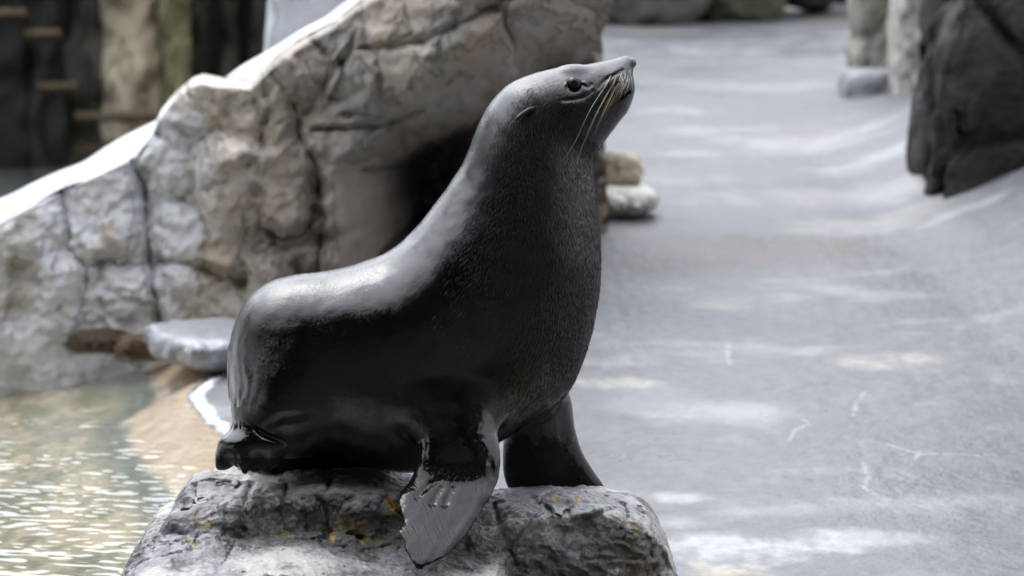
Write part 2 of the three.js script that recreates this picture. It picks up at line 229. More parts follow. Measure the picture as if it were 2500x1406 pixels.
// ---------------------------------------------------------------- the big masonry-like rock with its ramp, overhang and cave
const rockMat = stoneMat(0.72, 0.012), caveMat = new THREE.MeshPhysicalMaterial({ vertexColors: true, roughness: 0.8, specularIntensity: 0.35, bumpMap: GRIT, bumpScale: 0.02 });
{
  const Z0 = -6, root = thing('rock_formation', 'large cracked artificial rock with a sloping white top and a dark cave under its overhang', 'rock formation');
  const seeds = [[60, 560, 0], [110, 720, 0], [280, 520, 20], [312, 720, 10], [480, 735, 20], [440, 560, 10], [405, 420, 0], [455, 300, 0], [520, 235, 0], [530, 390, 10], [560, 520, 25], [600, 300, 0], [655, 250, -10], [690, 370, 5], [700, 500, 20], [665, 660, 5], [770, 640, -10], [812, 500, 10], [745, 370, -15], [560, 640, 0], [740, 170, 0], [830, 60, 0], [960, 40, 10], [1060, 20, 20], [1170, -60, 20], [890, 190, 20], [1010, 175, 40], [1160, 110, 40], [1330, 60, 30], [900, 350, 10], [1020, 320, 0], [1250, -140, 30], [1420, -100, 20]];
  const crack1 = [[835, 160], [870, 120], [1000, 100], [1060, 75], [1130, 50], [1210, 5], [1300, -60]], crack2 = [[700, 330], [760, 255], [830, 160]], crack3 = [[770, 320], [900, 305], [1000, 280], [1080, 235]];
  const joints = [[[[350, 470], [352, 560], [360, 640], [375, 720], [385, 800], [392, 860]], 9, 0.12], [[[240, 640], [300, 645], [365, 638]], 6, 0.06], [[[238, 640], [245, 720], [255, 830]], 10, 0.06], [[[385, 640], [430, 632], [500, 660], [560, 686], [610, 690]], 8, 0.11], [[[345, 370], [335, 420], [350, 470]], 7, 0.06], [[[640, 190], [662, 260], [642, 340], [636, 430], [604, 520], [590, 620], [600, 690]], 13, 0.09], [[[722, 250], [735, 330], [782, 420], [772, 540], [742, 568], [690, 584], [640, 556]], 10, 0.14], [[[772, 425], [792, 500], [784, 600], [762, 720]], 12, 0.1], [[[600, 690], [612, 640], [645, 606], [700, 582]], 9, 0.06], [[[180, 460], [190, 560], [198, 640]], 5, 0.025], [[[400, 300], [470, 330], [540, 310], [600, 330]], 14, 0.05], [[[470, 350], [480, 440], [470, 520]], 16, 0.045], [[[520, 250], [560, 280], [620, 250]], 12, 0.05], [[[350, 470], [400, 465], [470, 500]], 9, 0.045]];
  const lower = [[640, 1200], [862, 1000], [868, 640], [858, 430], [866, 416], [900, 400], [960, 368], [1030, 335], [1090, 302], [1150, 268], [1230, 205], [1300, 135], [1390, 60], [1485, -30], [1600, -160]];
  function side(u, v) {           // > 0 inside the cave (below and right of the overhang's edge)
    let best = 1e9, sg = 0; for (let i = 1; i < lower.length; i++) { const [ax, ay] = lower[i - 1], [bx, by] = lower[i], dx = bx - ax, dy = by - ay, t = clamp(((u - ax) * dx + (v - ay) * dy) / (dx * dx + dy * dy)), d = Math.hypot(u - ax - t * dx, v - ay - t * dy); if (d < best) { best = d; sg = dx * (v - ay) - dy * (u - ax); } }
    return sg > 0 ? best : -best;
  }
  const warpU = (u, v) => u + 22 * fbm(u / 90, v / 90, 3, 3), warpV = (u, v) => v + 22 * fbm(u / 90, v / 90, 13, 3);
  let cellId = 0, inCave = 0;
  function relief(x, y) {
    const [u0, v0] = toPx(x, y, Z0), u = warpU(u0, v0), v = warpV(u0, v0);
    let f1 = 1e9, f2 = 1e9; seeds.forEach(([a, b, w], i) => { const d = Math.hypot(u - a, (v - b) * 0.86) - w; if (d < f1) { f2 = f1; f1 = d; cellId = i; } else if (d < f2) f2 = d; });
    const s = side(u0 + 6 * noise(u0 / 40, v0 / 40, 2), v0 + 6 * noise(u0 / 40, v0 / 40, 5)); inCave = s;
    const gap = f2 - f1, right = sstep(560, 780, u0) ;
    const joint = 0.4 * sstep(-0.12, 0.35, noise(u / 120, v / 120, 33)); let z = Z0 - 0.05 * joint * Math.exp(-gap / 9) + 0.03 * (1 - Math.exp(-gap / 60)) + 0.03 * sstep(140, 0, f1) * right;
    z += 0.09 * fbm(u / 150, v / 190, 7, 3) + 0.02 * fbm(u / 26, v / 26, 9, 4);
    worley(u / 130 + 0.4 * fbm(u / 80, v / 80, 2, 2), v / 150, 4.4, W); z += (W[2] / 255 - 0.5) * (0.035 + 0.055 * right) * sstep(0, 0.22, W[1] - W[0]);
    z += 0.14 * sstep(300, 600, u0) * sstep(-200, 300, 620 - v0);                       // the whole face leans out to the right
    z += 0.6 * sstep(790, 1150, u0) * sstep(520, 60, v0);                               // overhanging slab
    z -= 0.045 * Math.exp(-Math.pow(segDist(u, v, crack1) / 8, 2)) + 0.03 * Math.exp(-Math.pow(segDist(u, v, crack2) / 12, 2)) + 0.05 * Math.exp(-Math.pow(segDist(u, v, crack3) / 9, 2));
    for (const [pts, w, h] of joints) { const q = segDist(u0 + 9 * noise(u0 / 30, v0 / 30, 51), v0 + 9 * noise(u0 / 30, v0 / 30, 57), pts); if (q < w * 6) z -= (0.32 * h * Math.exp(-Math.pow(q / (w * 0.6), 2)) + 0.32 * h * Math.exp(-Math.pow(q / (w * 3), 2))) * (0.35 + 0.6 * sstep(-0.3, 0.3, noise(u0 / 60, v0 / 60, 71))); }
    z += 0.05 * Math.exp(-Math.pow((u - 560) / 70, 2) - Math.pow((v - 420) / 70, 2)) + 0.08 * Math.exp(-Math.pow((u - 590) / 50, 2) - Math.pow((v - 370) / 26, 2));
    if (u0 > 820) z -= 0.42 * Math.pow(sstep(-190, 15, s), 2) * sstep(820, 960, u0);                    // the slab rounds under
    if (s > -60) {
      const deep = 1.35 + 0.35 * sstep(1330, 1000, u0);
      z -= 0.22 * sstep(-60, 0, s) * sstep(-60, 0, s) + deep * sstep(0, lerp(110, 150, sstep(370, 500, v0) * sstep(1150, 950, u0)), s) * (1 - 0.5 * sstep(1310, 1420, u0));
      z += 0.22 * fbm(u0 / 120, v0 / 200, 21, 4) * sstep(0, 60, s);
    }
    return z;
  }
  const topV = table([[-200, 640], [-80, 572], [0, 530], [180, 440], [330, 370], [385, 300], [400, 270], [440, 222], [480, 190], [505, 180], [550, 188], [600, 190], [632, 194], [684, 140], [732, 103], [824, 49], [878, 0], [1000, -90], [1200, -200], [1560, -240]]);
  const rightU = smoothTable([[-260, 1560], [-60, 1508], [0, 1500], [60, 1482], [90, 1468], [150, 1474], [250, 1466], [400, 1478], [560, 1482], [640, 1486], [668, 1474], [720, 1478], [900, 1490]]);
  const yb = -0.35, xl = P(-160, 600, Z0)[0], nu = 430, nv = 260, ids = [], cave = [];
  const g = gridGeo(nu + 14, nv, (a, b, o) => {
    a = a * (nu + 14) / nu; const back = Math.max(0, a - 1) * nu; a = Math.min(1, a);
    let u = lerp(-160, 1500, a), v = topV(u); const yt = P(u, v, Z0)[1], y = lerp(yb, yt, b);
    const v1 = toPx(0, y, Z0)[1]; u = lerp(-160, rightU(v1, 12), a) ; const x = P(u, v1, Z0)[0];
    let z = relief(x, y); ids.push(cellId); cave.push(inCave);
    // keep the designed outline although the face stands nearer or farther than Z0
    const k = (CAM_Z - z) / (CAM_Z - Z0);
    o[0] = x * lerp(1, k, sstep(0.6, 1, a)) - 0.012 * back; o[1] = y; o[2] = z - 0.075 * back - 0.12 * sstep(0.97, 1, b);
  });
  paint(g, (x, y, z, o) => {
    const [u, v] = toPx(x, y, z), n1 = fbm(x * 2.2, y * 2.2, 3, 4), n2 = fbm(x * 9, y * 7, 5, 4, 0.6), n3 = fbm(x * 26, y * 26, 8, 3, 0.6), s = side(u, v);
    setc(o, [0.46, 0.415, 0.36], 1 + 0.35 * n2 + 0.25 * n3);
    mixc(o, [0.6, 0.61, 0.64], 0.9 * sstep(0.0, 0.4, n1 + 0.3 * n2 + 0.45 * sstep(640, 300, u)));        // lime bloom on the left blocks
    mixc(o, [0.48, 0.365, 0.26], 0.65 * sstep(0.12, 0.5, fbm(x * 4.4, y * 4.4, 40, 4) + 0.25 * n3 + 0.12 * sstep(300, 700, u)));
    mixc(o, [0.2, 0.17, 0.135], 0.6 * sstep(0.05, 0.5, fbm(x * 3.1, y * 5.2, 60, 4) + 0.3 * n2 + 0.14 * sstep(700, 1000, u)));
    mixc(o, [0.21, 0.178, 0.145], 0.78 * sstep(590, 690, u + 90 * n1 + 60 * n2) * (0.8 + 0.5 * n2));      // browner stone of the right half, its tone also carrying the cave's shade
    mixc(o, [0.28, 0.25, 0.11], 0.5 * sstep(0.25, 0.5, fbm(x * 6, y * 6, 80, 3)) * sstep(400, 800, v));
  });
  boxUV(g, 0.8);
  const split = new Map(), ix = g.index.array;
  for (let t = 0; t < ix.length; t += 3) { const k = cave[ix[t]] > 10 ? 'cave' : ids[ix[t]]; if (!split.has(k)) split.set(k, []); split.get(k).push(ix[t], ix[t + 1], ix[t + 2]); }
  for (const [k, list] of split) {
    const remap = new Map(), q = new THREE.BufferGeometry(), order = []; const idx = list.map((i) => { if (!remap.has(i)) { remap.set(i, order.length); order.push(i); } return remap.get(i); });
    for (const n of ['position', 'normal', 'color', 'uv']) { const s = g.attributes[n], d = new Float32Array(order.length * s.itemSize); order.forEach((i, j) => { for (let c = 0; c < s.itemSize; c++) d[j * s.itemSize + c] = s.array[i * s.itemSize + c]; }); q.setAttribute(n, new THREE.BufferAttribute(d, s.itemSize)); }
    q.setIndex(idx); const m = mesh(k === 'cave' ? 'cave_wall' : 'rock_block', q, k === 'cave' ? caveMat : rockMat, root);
    if (k === 'cave') m.userData.label = 'dark recessed cave wall';
  }
  // smooth pale ramp on top and the back of the rock
  const lowV = table([[-200, 640], [-80, 572], [0, 530], [180, 440], [330, 370], [400, 330], [480, 290], [560, 235], [632, 194], [684, 138], [732, 103], [824, 49], [878, 0], [1000, -90], [1300, -250]]), highV = table([[-200, 580], [-80, 520], [0, 480], [200, 390], [385, 285], [480, 235], [555, 184], [678, 103], [803, 32], [846, 0], [1000, -105], [1300, -270]]);
  const rg = gridGeo(160, 26, (a, b, o) => {
    const u = lerp(-160, 1200, a), bz = 1.9 * sstep(480, 760, u), lo = P(u, lowV(u) + 6, -6.02 + 0.12 * sstep(300, 600, u)), hi = P(u, highV(u), -6.95); const w = clamp(b / 0.6);
    const dip = -0.02 * Math.sin(Math.PI * w);
    o[0] = lerp(lo[0], hi[0], w); o[1] = lerp(lo[1], hi[1], w) + dip * 0.5 + 0.012 * noise(u / 90, b * 4, 1); o[2] = lerp(lo[2], hi[2], w);
    if (b > 0.6) { const q = (b - 0.6) / 0.4; o[1] = lerp(o[1], -0.5, Math.pow(q, 1.5)); o[2] -= 0.5 * Math.sqrt(q) + bz * Math.sqrt(q); }
  });
  paint(rg, (x, y, z, o) => { setc(o, [0.68, 0.69, 0.71], 1 + 0.14 * fbm(x * 6, y * 6, z * 9, 5, 0.6)); mixc(o, [0.4, 0.37, 0.32], 0.6 * sstep(0.25, 0.5, fbm(x * 9, y * 9, z * 14, 4))); });  // near-white base stands in for sky mirrored on the wet slope
  boxUV(rg, 0.8);
  const ramp = mesh('ramp', rg, stoneMat(0.28, 0.002), root); ramp.userData.label = 'smooth wet whitish ramp along the top';
  // body of the rock behind the face, so that it is not a shell
  const bg = gridGeo(60, 30, (a, b, o) => { const u = lerp(830, 1500, a), yt = P(u, topV(u), Z0)[1]; o[0] = P(u, 400, Z0)[0] * 1.02; o[1] = lerp(yt, -0.4, b); o[2] = -6.4 - 2.2 * Math.sqrt(Math.min(1, b * 6)) + 0.2 * fbm(a * 6, b * 6, 2, 3); });
  paint(bg, (x, y, z, o) => setc(o, [0.2, 0.18, 0.16], 1 + 0.3 * fbm(x * 4, y * 4, z * 4, 4))); boxUV(bg, 0.8);
  mesh('rock_back', bg, rockMat, root);
}

// ---------------------------------------------------------------- background rocks, walls and steps
const greyCol = (base, tint, amt = 0.6) => (x, y, z, o) => { const n = fbm(x * 5, y * 5, z * 5, 5, 0.6), m = fbm(x * 1.4, y * 1.1, z * 1.4 + 4, 3); setc(o, base, 1 + 0.4 * n); mixc(o, tint, amt * sstep(-0.05, 0.45, m + 0.3 * n)); };
{
  const q = P(745, 60, -8.8);
  rock('rock_pillar', 'tall pale blue-grey rock pillar standing behind the top of the white ramp', { c: [q[0] + 0.12, 0.9, q[2] - 0.35], r: [0.36, 1.6, 0.42], power: 5, amp: 0.04, freq: 2.4, cell: 0.035, col: greyCol([0.36, 0.37, 0.4], [0.3, 0.27, 0.22]), mat: rockMat, seed: 3, lean: 0.1 });
}
{ // far cliff above the dark water, a row of upright rock columns
  const zf = -23, root = thing('quarry_cliff', 'shaded far rock wall of upright mossy columns above the dark pool at top left', 'cliff');
  const cols = [[-2300, 420, -0.2, 0], [-1900, 380, 0.1, 1], [-1540, 400, -0.2, 0], [-1160, 300, 0.1, 4], [-880, 320, -0.2, 0], [-580, 300, -0.1, 1], [-300, 170, -0.5, 0], [-140, 160, -0.25, 0], [20, 150, -0.1, 0], [120, 90, 0.1, 0], [205, 90, -0.05, 1], [330, 130, 0.25, 2], [445, 62, 0.5, 3], [500, 30, 0.2, 4], [560, 50, 0.05, 4], [640, 80, -0.2, 1], [800, 120, -0.2, 1], [980, 120, -0.3, 1], [1160, 120, -0.1, 1], [1270, 200, -0.2, 4]];
  const tints = [[0.016, 0.016, 0.016], [0.05, 0.047, 0.04], [0.34, 0.29, 0.21], [0.18, 0.165, 0.09], [0.04, 0.043, 0.026]];  // near-black tones hold the shade the cliff stands in
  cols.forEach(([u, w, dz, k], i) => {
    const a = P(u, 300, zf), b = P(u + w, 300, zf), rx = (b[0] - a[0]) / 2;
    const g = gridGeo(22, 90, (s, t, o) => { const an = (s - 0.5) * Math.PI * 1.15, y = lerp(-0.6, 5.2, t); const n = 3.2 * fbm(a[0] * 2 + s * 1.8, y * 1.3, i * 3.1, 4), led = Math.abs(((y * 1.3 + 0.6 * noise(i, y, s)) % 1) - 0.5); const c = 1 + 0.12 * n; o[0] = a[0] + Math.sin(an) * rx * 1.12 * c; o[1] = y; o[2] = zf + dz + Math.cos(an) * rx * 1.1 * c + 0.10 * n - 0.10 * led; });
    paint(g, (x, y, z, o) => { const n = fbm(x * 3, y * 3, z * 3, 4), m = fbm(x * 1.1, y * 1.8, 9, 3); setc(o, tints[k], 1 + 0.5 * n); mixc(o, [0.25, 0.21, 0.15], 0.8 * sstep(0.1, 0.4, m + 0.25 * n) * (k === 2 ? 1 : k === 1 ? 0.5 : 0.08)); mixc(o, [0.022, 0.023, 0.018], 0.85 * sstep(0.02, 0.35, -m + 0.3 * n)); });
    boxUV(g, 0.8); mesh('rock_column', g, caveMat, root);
  });
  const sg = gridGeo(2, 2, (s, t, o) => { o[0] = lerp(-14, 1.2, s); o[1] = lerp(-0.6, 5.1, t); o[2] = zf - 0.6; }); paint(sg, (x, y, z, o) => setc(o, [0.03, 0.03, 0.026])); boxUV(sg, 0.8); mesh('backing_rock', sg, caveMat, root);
  // weathered ledges stepping down to the water
  const ledge = mesh('stone_ledge', (() => { const g = gridGeo(24, 12, (s, t, o) => { const an = t * Math.PI * 2; o[0] = (s - 0.5) * (1 + 0.03 * noise(t * 4, s * 3, 2)); o[1] = 0.05 * Math.sin(an) * (1 + 0.3 * noise(s * 6, t * 3, 8)); o[2] = 0.16 * Math.cos(an) * (1 + 0.2 * noise(s * 5, t * 2, 4)); }); paint(g, (x, y, z, o) => setc(o, [0.06, 0.045, 0.026], 1 + 0.6 * fbm(x * 9, y * 9, z * 9, 3))); return boxUV(g, 0.8); })(), caveMat);
  const places = [[20, 34, 0.34, 'topmost brown stone ledge at the far pool wall, cut by the photo edge'], [105, 84, 0.32, 'second brown stone ledge from the top on the far pool wall'], [142, 213, 0.36, 'brown stone ledge in the shade midway down the far pool wall'], [300, 285, 0.85, 'long brown stone ledge lowest on the far wall, right above the water']];
  places.forEach(([u, v, L, label], i) => { const o = i ? ledge.clone() : ledge; if (i) { o.name = numbered('stone_ledge'); scene.add(o); } const q = P(u, v, -21.6); o.position.set(...q); o.scale.set(L, 1, 1); o.userData = {}; tag(o, label, 'ledge', 'stone ledges on the far wall'); });
}
{ // right: dark rock block, pebbly rock behind it, pillar on its base, wall at the back
  const dark = P(2255, 520, -8);
  rock('dark_rock', 'massive near-black rough rock wall rising at the right edge of the beach', { c: [dark[0] + 1.15, 1.3, -8.5], r: [1.05, 2.2, 0.7], power: 9, amp: 0.07, freq: 4.2, cell: 0.032, cracks: 2.2, lean: 0.07, col: greyCol([0.018, 0.017, 0.016], [0.085, 0.08, 0.08], 0.7), mat: caveMat, seed: 9 });
  const mid = P(2225, 470, -9.6);
  rock('leaning_rock', 'low grey pebbly rock leaning on the dark wall at right', { c: [mid[0] + 0.22, 0.5, -9.7], r: [0.26, 0.44, 0.3], power: 2.6, amp: 0.04, freq: 6, cell: 0.025, col: greyCol([0.2, 0.19, 0.18], [0.3, 0.28, 0.26]), mat: rockMat, seed: 21, lean: 0.25 });
  const pil = P(2150, 250, -13.8);
  rock('standing_rock', 'tall fluted beige-grey rock standing on a low block behind the dark wall', { c: [pil[0] + 0.12, 1.7, -13.9], r: [0.32, 1.35, 0.4], power: 5, amp: 0.06, freq: 3.4, cell: 0.035, col: greyCol([0.23, 0.21, 0.18], [0.1, 0.085, 0.065], 0.8), mat: rockMat, seed: 31, cracks: 2.4 });
  rock('base_rock', 'low blue-grey rock block with moss at its foot under the fluted rock', { c: [pil[0] + 0.04, 0.72, -13.45], r: [0.34, 0.15, 0.42], power: 5, amp: 0.035, freq: 4, cell: 0.025, col: greyCol([0.2, 0.205, 0.22], [0.08, 0.08, 0.075]), mat: rockMat, seed: 37 });
  rock('pebbly_rock', 'grey pebble-textured rock face between the fluted rock and the dark wall', { c: [P(2235, 250, -12.8)[0] + 0.12, 1.35, -12.9], r: [0.26, 1.1, 0.4], power: 4, amp: 0.035, freq: 8, cell: 0.025, col: greyCol([0.25, 0.235, 0.22], [0.33, 0.31, 0.28]), mat: rockMat, seed: 41 });
  [[1600, 0.75, -20.4, [0.09, 0.095, 0.085], 'low mossy dark rock at the far end of the beach, beside the cave pillar'], [1790, 0.7, -20.6, [0.085, 0.09, 0.06], 'green-tinged low rock at the far end of the beach, middle of the row'], [1960, 0.55, -21.0, [0.05, 0.048, 0.046], 'dark shaded rock at the far end of the beach, left of the fluted rock'], [2120, 0.8, -22.9, [0.06, 0.058, 0.052], 'dark rock far behind the fluted rock at the end of the beach']].forEach(([u, w, z, c, label], i) => {
    const q = P(u, 40, z); rock('boulder', label, { c: [q[0], 1.95 + (i > 1 ? 0.2 : 0), z - 0.4], r: [w * 0.72, 1.05, 0.6], power: 4, amp: 0.1, freq: 2.2, cell: 0.05, col: greyCol(c, [c[0] * 2.2, c[1] * 2.1, c[2] * 1.9], 0.6), mat: caveMat, seed: 50 + i * 7, category: 'boulder' });
  });
  const s1 = P(1512, 405, -8.3), s2 = P(1515, 475, -8.0);
  rock('pale_stone', 'rounded cream stone lying at the foot of the cave pillar', { c: [s1[0], s1[1] - 0.02, s1[2]], r: [0.12, 0.085, 0.16], power: 3.4, amp: 0.05, freq: 6, cell: 0.014, col: greyCol([0.45, 0.39, 0.3], [0.5, 0.46, 0.4]), mat: rockMat, seed: 71, category: 'stone' });
  rock('pale_stone', 'flat whitish stone in front of the cream stone by the cave pillar', { c: [s2[0], s2[1] - 0.02, s2[2]], r: [0.15, 0.05, 0.2], power: 3.4, amp: 0.05, freq: 6, cell: 0.014, col: greyCol([0.6, 0.58, 0.54], [0.4, 0.37, 0.32]), mat: rockMat, seed: 77, category: 'stone' });
}
{ // left shore: wet slab and the brown stones under it
  const q = P(490, 850, -4.9);
  rock('flat_slab', 'flat wet slate slab jutting over the pool behind the fur seal', { c: [q[0] + 0.06, 0.09, -5.1], r: [0.25, 0.07, 0.42], power: 4, amp: 0.025, freq: 4, cell: 0.014, col: greyCol([0.22, 0.226, 0.245], [0.15, 0.15, 0.16], 0.5), mat: stoneMat(0.3, 0.004), seed: 91, category: 'slab', turn: 0.35 });
  const b = P(330, 850, -5.75);
  rock('shore_stone', 'low rusty brown stone at the foot of the cracked rock, by the slab', { c: [b[0] + 0.03, 0.0, -5.7], r: [0.11, 0.05, 0.12], power: 2.4, amp: 0.045, freq: 7, cell: 0.012, col: greyCol([0.075, 0.045, 0.025], [0.03, 0.022, 0.016]), mat: caveMat, seed: 97, category: 'stone' });
  const b2 = P(240, 835, -5.85);
  rock('shore_stone', 'dark flat stone at the waterline left of the rusty brown stone', { c: [b2[0], 0.0, -5.85], r: [0.12, 0.045, 0.1], power: 2.4, amp: 0.045, freq: 6, cell: 0.012, col: greyCol([0.05, 0.035, 0.022], [0.025, 0.022, 0.018]), mat: caveMat, seed: 103, category: 'stone' });
}
// ---------------------------------------------------------------- the pedestal rock in front
{
  const topT = smoothTable([[380, 1420], [397, 1300], [415, 1215], [440, 1175], [475, 1147], [560, 1138], [600, 1146], [680, 1150], [780, 1132], [860, 1128], [930, 1140], [1000, 1160], [1100, 1180], [1225, 1186], [1400, 1190], [1500, 1192], [1560, 1205], [1600, 1232], [1630, 1290], [1645, 1340], [1660, 1440]].map(([u, v]) => { const q = P(u, v, -0.1); return [q[0], q[1]]; }));
  const ledT = smoothTable([[270, 1430], [300, 1372], [335, 1338], [380, 1312], [430, 1304], [520, 1310], [600, 1318], [720, 1312], [850, 1325], [980, 1340], [1100, 1345], [1200, 1362], [1262, 1380], [1275, 1470]].map(([u, v]) => { const q = P(u, v, 0.3); return [q[0], q[1]]; }));
  const px = (x, y) => toPx(x, y, 0.2);
  const cracks = [[[592, 1150], [600, 1200], [597, 1290], [560, 1330]], [[688, 1165], [692, 1220], [690, 1280]], [[800, 1190], [796, 1240], [800, 1300]], [[1204, 1205], [1200, 1240], [1215, 1300], [1260, 1380]], [[470, 1190], [520, 1200], [560, 1210], [600, 1205]], [[1310, 1205], [1308, 1250], [1330, 1262], [1390, 1265]], [[1530, 1255], [1524, 1330], [1535, 1420]], [[430, 1180], [480, 1230], [490, 1300]], [[810, 1170], [830, 1150], [870, 1140]], [[1560, 1210], [1572, 1260], [1590, 1340], [1605, 1420]]].map((c) => c);
  const hollows = [[655, 1265, 45, 38, 0.035], [760, 1270, 50, 36, 0.02], [930, 1290, 60, 45, 0.035], [1185, 1290, 70, 50, 0.045], [1400, 1250, 40, 14, 0.018], [1420, 1305, 60, 30, 0.022], [520, 1240, 40, 40, 0.016], [450, 1250, 28, 30, 0.02]];
  function f(x, y, z) {
    const yt = topT(x, 0.05) - 0.09 * Math.max(0, z + 0.02) - 0.22 * Math.max(0, -0.1 - z), w = 0.012 * noise(x * 3, 2, z * 3);
    const below = Math.max(0, yt - y);
    const zf = 0.2 + 0.05 * noise(x * 3.1 + 5, y * 2, 1) + 0.02 * below + 0.05 * sstep(0.1, -0.9, x) ;
    let d = smax(smax(y - yt, z - zf, 0.045), -0.42 - z, 0.1);
    d = smax(smax(d, X(392, 0.1) - x - 0.03 * noise(y * 6, z * 5, 3), 0.06), x - X(1652, 0.1) - 0.05 * (1 - y * 3) * 0.3 + 0.25 * Math.max(0, z - 0.12), 0.06);
    const yl = ledT(x, 0.05) - 0.16 * (Math.max(z, 0.22) - 0.3) + 0.012 * fbm(x * 4, 8, z * 4, 3) - 0.02 * Math.exp(-Math.pow((x + 0.2) / 0.1, 2) - Math.pow((z - 0.46) / 0.1, 2));
    let l = smax(smax(y - yl, z - 0.8, 0.1), -0.3 - z, 0.08);
    l = smax(smax(l, X(280, 0.35) - x, 0.05), x - X(1268, 0.35) + 0.3 * Math.max(0, z - 0.45), 0.05);
    d = smin(d, l, 0.012);
    if (d > 0.06 || d < -0.06) return d;
    const face = sstep(0.1, 0.26, z) * sstep(0.46, 0.30, z);
    const [u, v] = px(x, y);
    // broken facets, layered chips and pits
    worley(x * 7.5 + 0.5 * noise(x * 9, y * 9, z * 9), y * 8.5, z * 7.5, W); const facet = W[2] / 255 - 0.5, gap = W[1] - W[0];
    d -= 0.02 * facet * (0.5 + face) * sstep(0, 0.16, gap);
    d += 0.007 * Math.exp(-gap * 16) * (0.4 + face);
    d -= 0.014 * fbm(x * 6, y * 6, z * 6, 3) + (0.008 + 0.010 * face) * fbm(x * 24, y * 26, z * 24, 4, 0.6);
    d -= 0.009 * (ridged(x * 14 + y * 5, y * 20, z * 14, 3) - 0.4) * (0.6 + face);
    if (z > 0.02) { for (const c of cracks) { const q = segDist(u + 14 * fbm(x * 20, y * 20, 1, 3), v + 14 * fbm(x * 20, y * 20, 7, 3), c); if (q < 26) d += 0.012 * sstep(-0.35, 0.3, noise(u / 22, v / 22, 4)) * Math.exp(-Math.pow(q / 3.2, 2)) + 0.006 * Math.exp(-Math.pow(q / 14, 2)); }
      if (z < 0.5) for (const [a, b, r, s, h] of hollows) d += h * Math.exp(-Math.pow((u - a) / r, 2) - Math.pow((v - b) / s, 2)) * sstep(0.06, 0.14, z) * sstep(0.48, 0.3, z); }
    return d;
  }
  const g = meshSDF(f, [-1.02, -0.16, -0.52], [0.5, 0.42, 0.86], 0.0044, 0.034);
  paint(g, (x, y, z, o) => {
    const [u, v] = px(x, y), n1 = fbm(x * 3, y * 3, z * 3, 4), n2 = fbm(x * 12, y * 12, z * 12, 4, 0.6), n3 = fbm(x * 45, y * 45, z * 45, 3, 0.7), n4 = fbm(x * 100, y * 110, z * 100, 2, 0.7);
    setc(o, [0.19, 0.188, 0.192], 1 + 0.3 * n1 + 0.4 * n2 + 0.5 * n3 + 0.5 * n4);
    mixc(o, [0.4, 0.385, 0.355], 0.75 * sstep(-0.05, 0.3, fbm(x * 4 + 3, y * 2, z * 5, 4) + 0.25 * n3));                         // dry dusty patches
    mixc(o, [0.04, 0.038, 0.037], 0.85 * sstep(0.08, 0.36, fbm(x * 6, y * 7, z * 6 + 20, 5, 0.6) + 0.3 * n3));                     // black crust
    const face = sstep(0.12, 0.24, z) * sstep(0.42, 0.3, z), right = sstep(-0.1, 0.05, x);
    mixc(o, [0.14, 0.088, 0.048], 0.9 * right * face * sstep(-0.12, 0.22, fbm(x * 8, y * 5, z * 8 + 40, 5, 0.65) + 0.25 * n3));      // rust brown crust on the right face
    mixc(o, [0.035, 0.034, 0.032], 0.9 * face * sstep(-0.3, 0.1, fbm(x * 6, y * 8, 60, 5, 0.65) + 0.2 * n3));  // dark crust, laid on heavier to deepen the shade of the front face
    mixc(o, [0.15, 0.115, 0.025], 0.8 * face * sstep(0.22, 0.42, fbm(x * 9, y * 9, z * 9 + 70, 4, 0.6) + 0.15 * n3));                  // ochre lichen film
    { const ch = sstep(0.28, 0.5, fbm(x * 16, y * 60, z * 40 + 5, 4, 0.6) + 0.1 * n4) * (1 - 0.5 * face); mixc(o, [0.05, 0.045, 0.04], 0.8 * ch); }
    mixc(o, [0.5, 0.5, 0.5], 0.8 * sstep(0.3, 0.5, fbm(x * 10, y * 8, z * 10 + 90, 4, 0.65) + 0.25 * n4));                        // lime
    const oy = sstep(0.55, 0.62, fbm(x * 16, y * 16, z * 16 + 120, 3, 0.6) + 0.2 * n4); mixc(o, [0.36, 0.2, 0.03], 0.85 * oy);
    for (const [a, b, r] of [[545, 1160, 12], [566, 1185, 8], [515, 1195, 7], [357, 1357, 8], [556, 1394, 8], [875, 1270, 7], [960, 1240, 20], [950, 1225, 14], [1355, 1240, 10], [1410, 1245, 8], [1240, 1345, 5], [815, 1300, 10], [705, 1393, 12], [775, 1282, 6]]) { const q = Math.hypot(u - a, v - b) / r + 0.8 * n3 + 0.5 * n4; if (q < 1.2 && z > 0.02) mixc(o, [0.34, 0.19, 0.03], 0.8 * sstep(1.1, 0.5, q + 0.5 * n2)); }
    const wet = 0;
  });
  boxUV(g, 0.35);
  const pr = mesh('pedestal_rock', g, stoneMat(0.55, 0.007)); tag(pr, 'rugged grey lichen-spotted rock in the foreground on which the fur seal stands', 'rock');
}

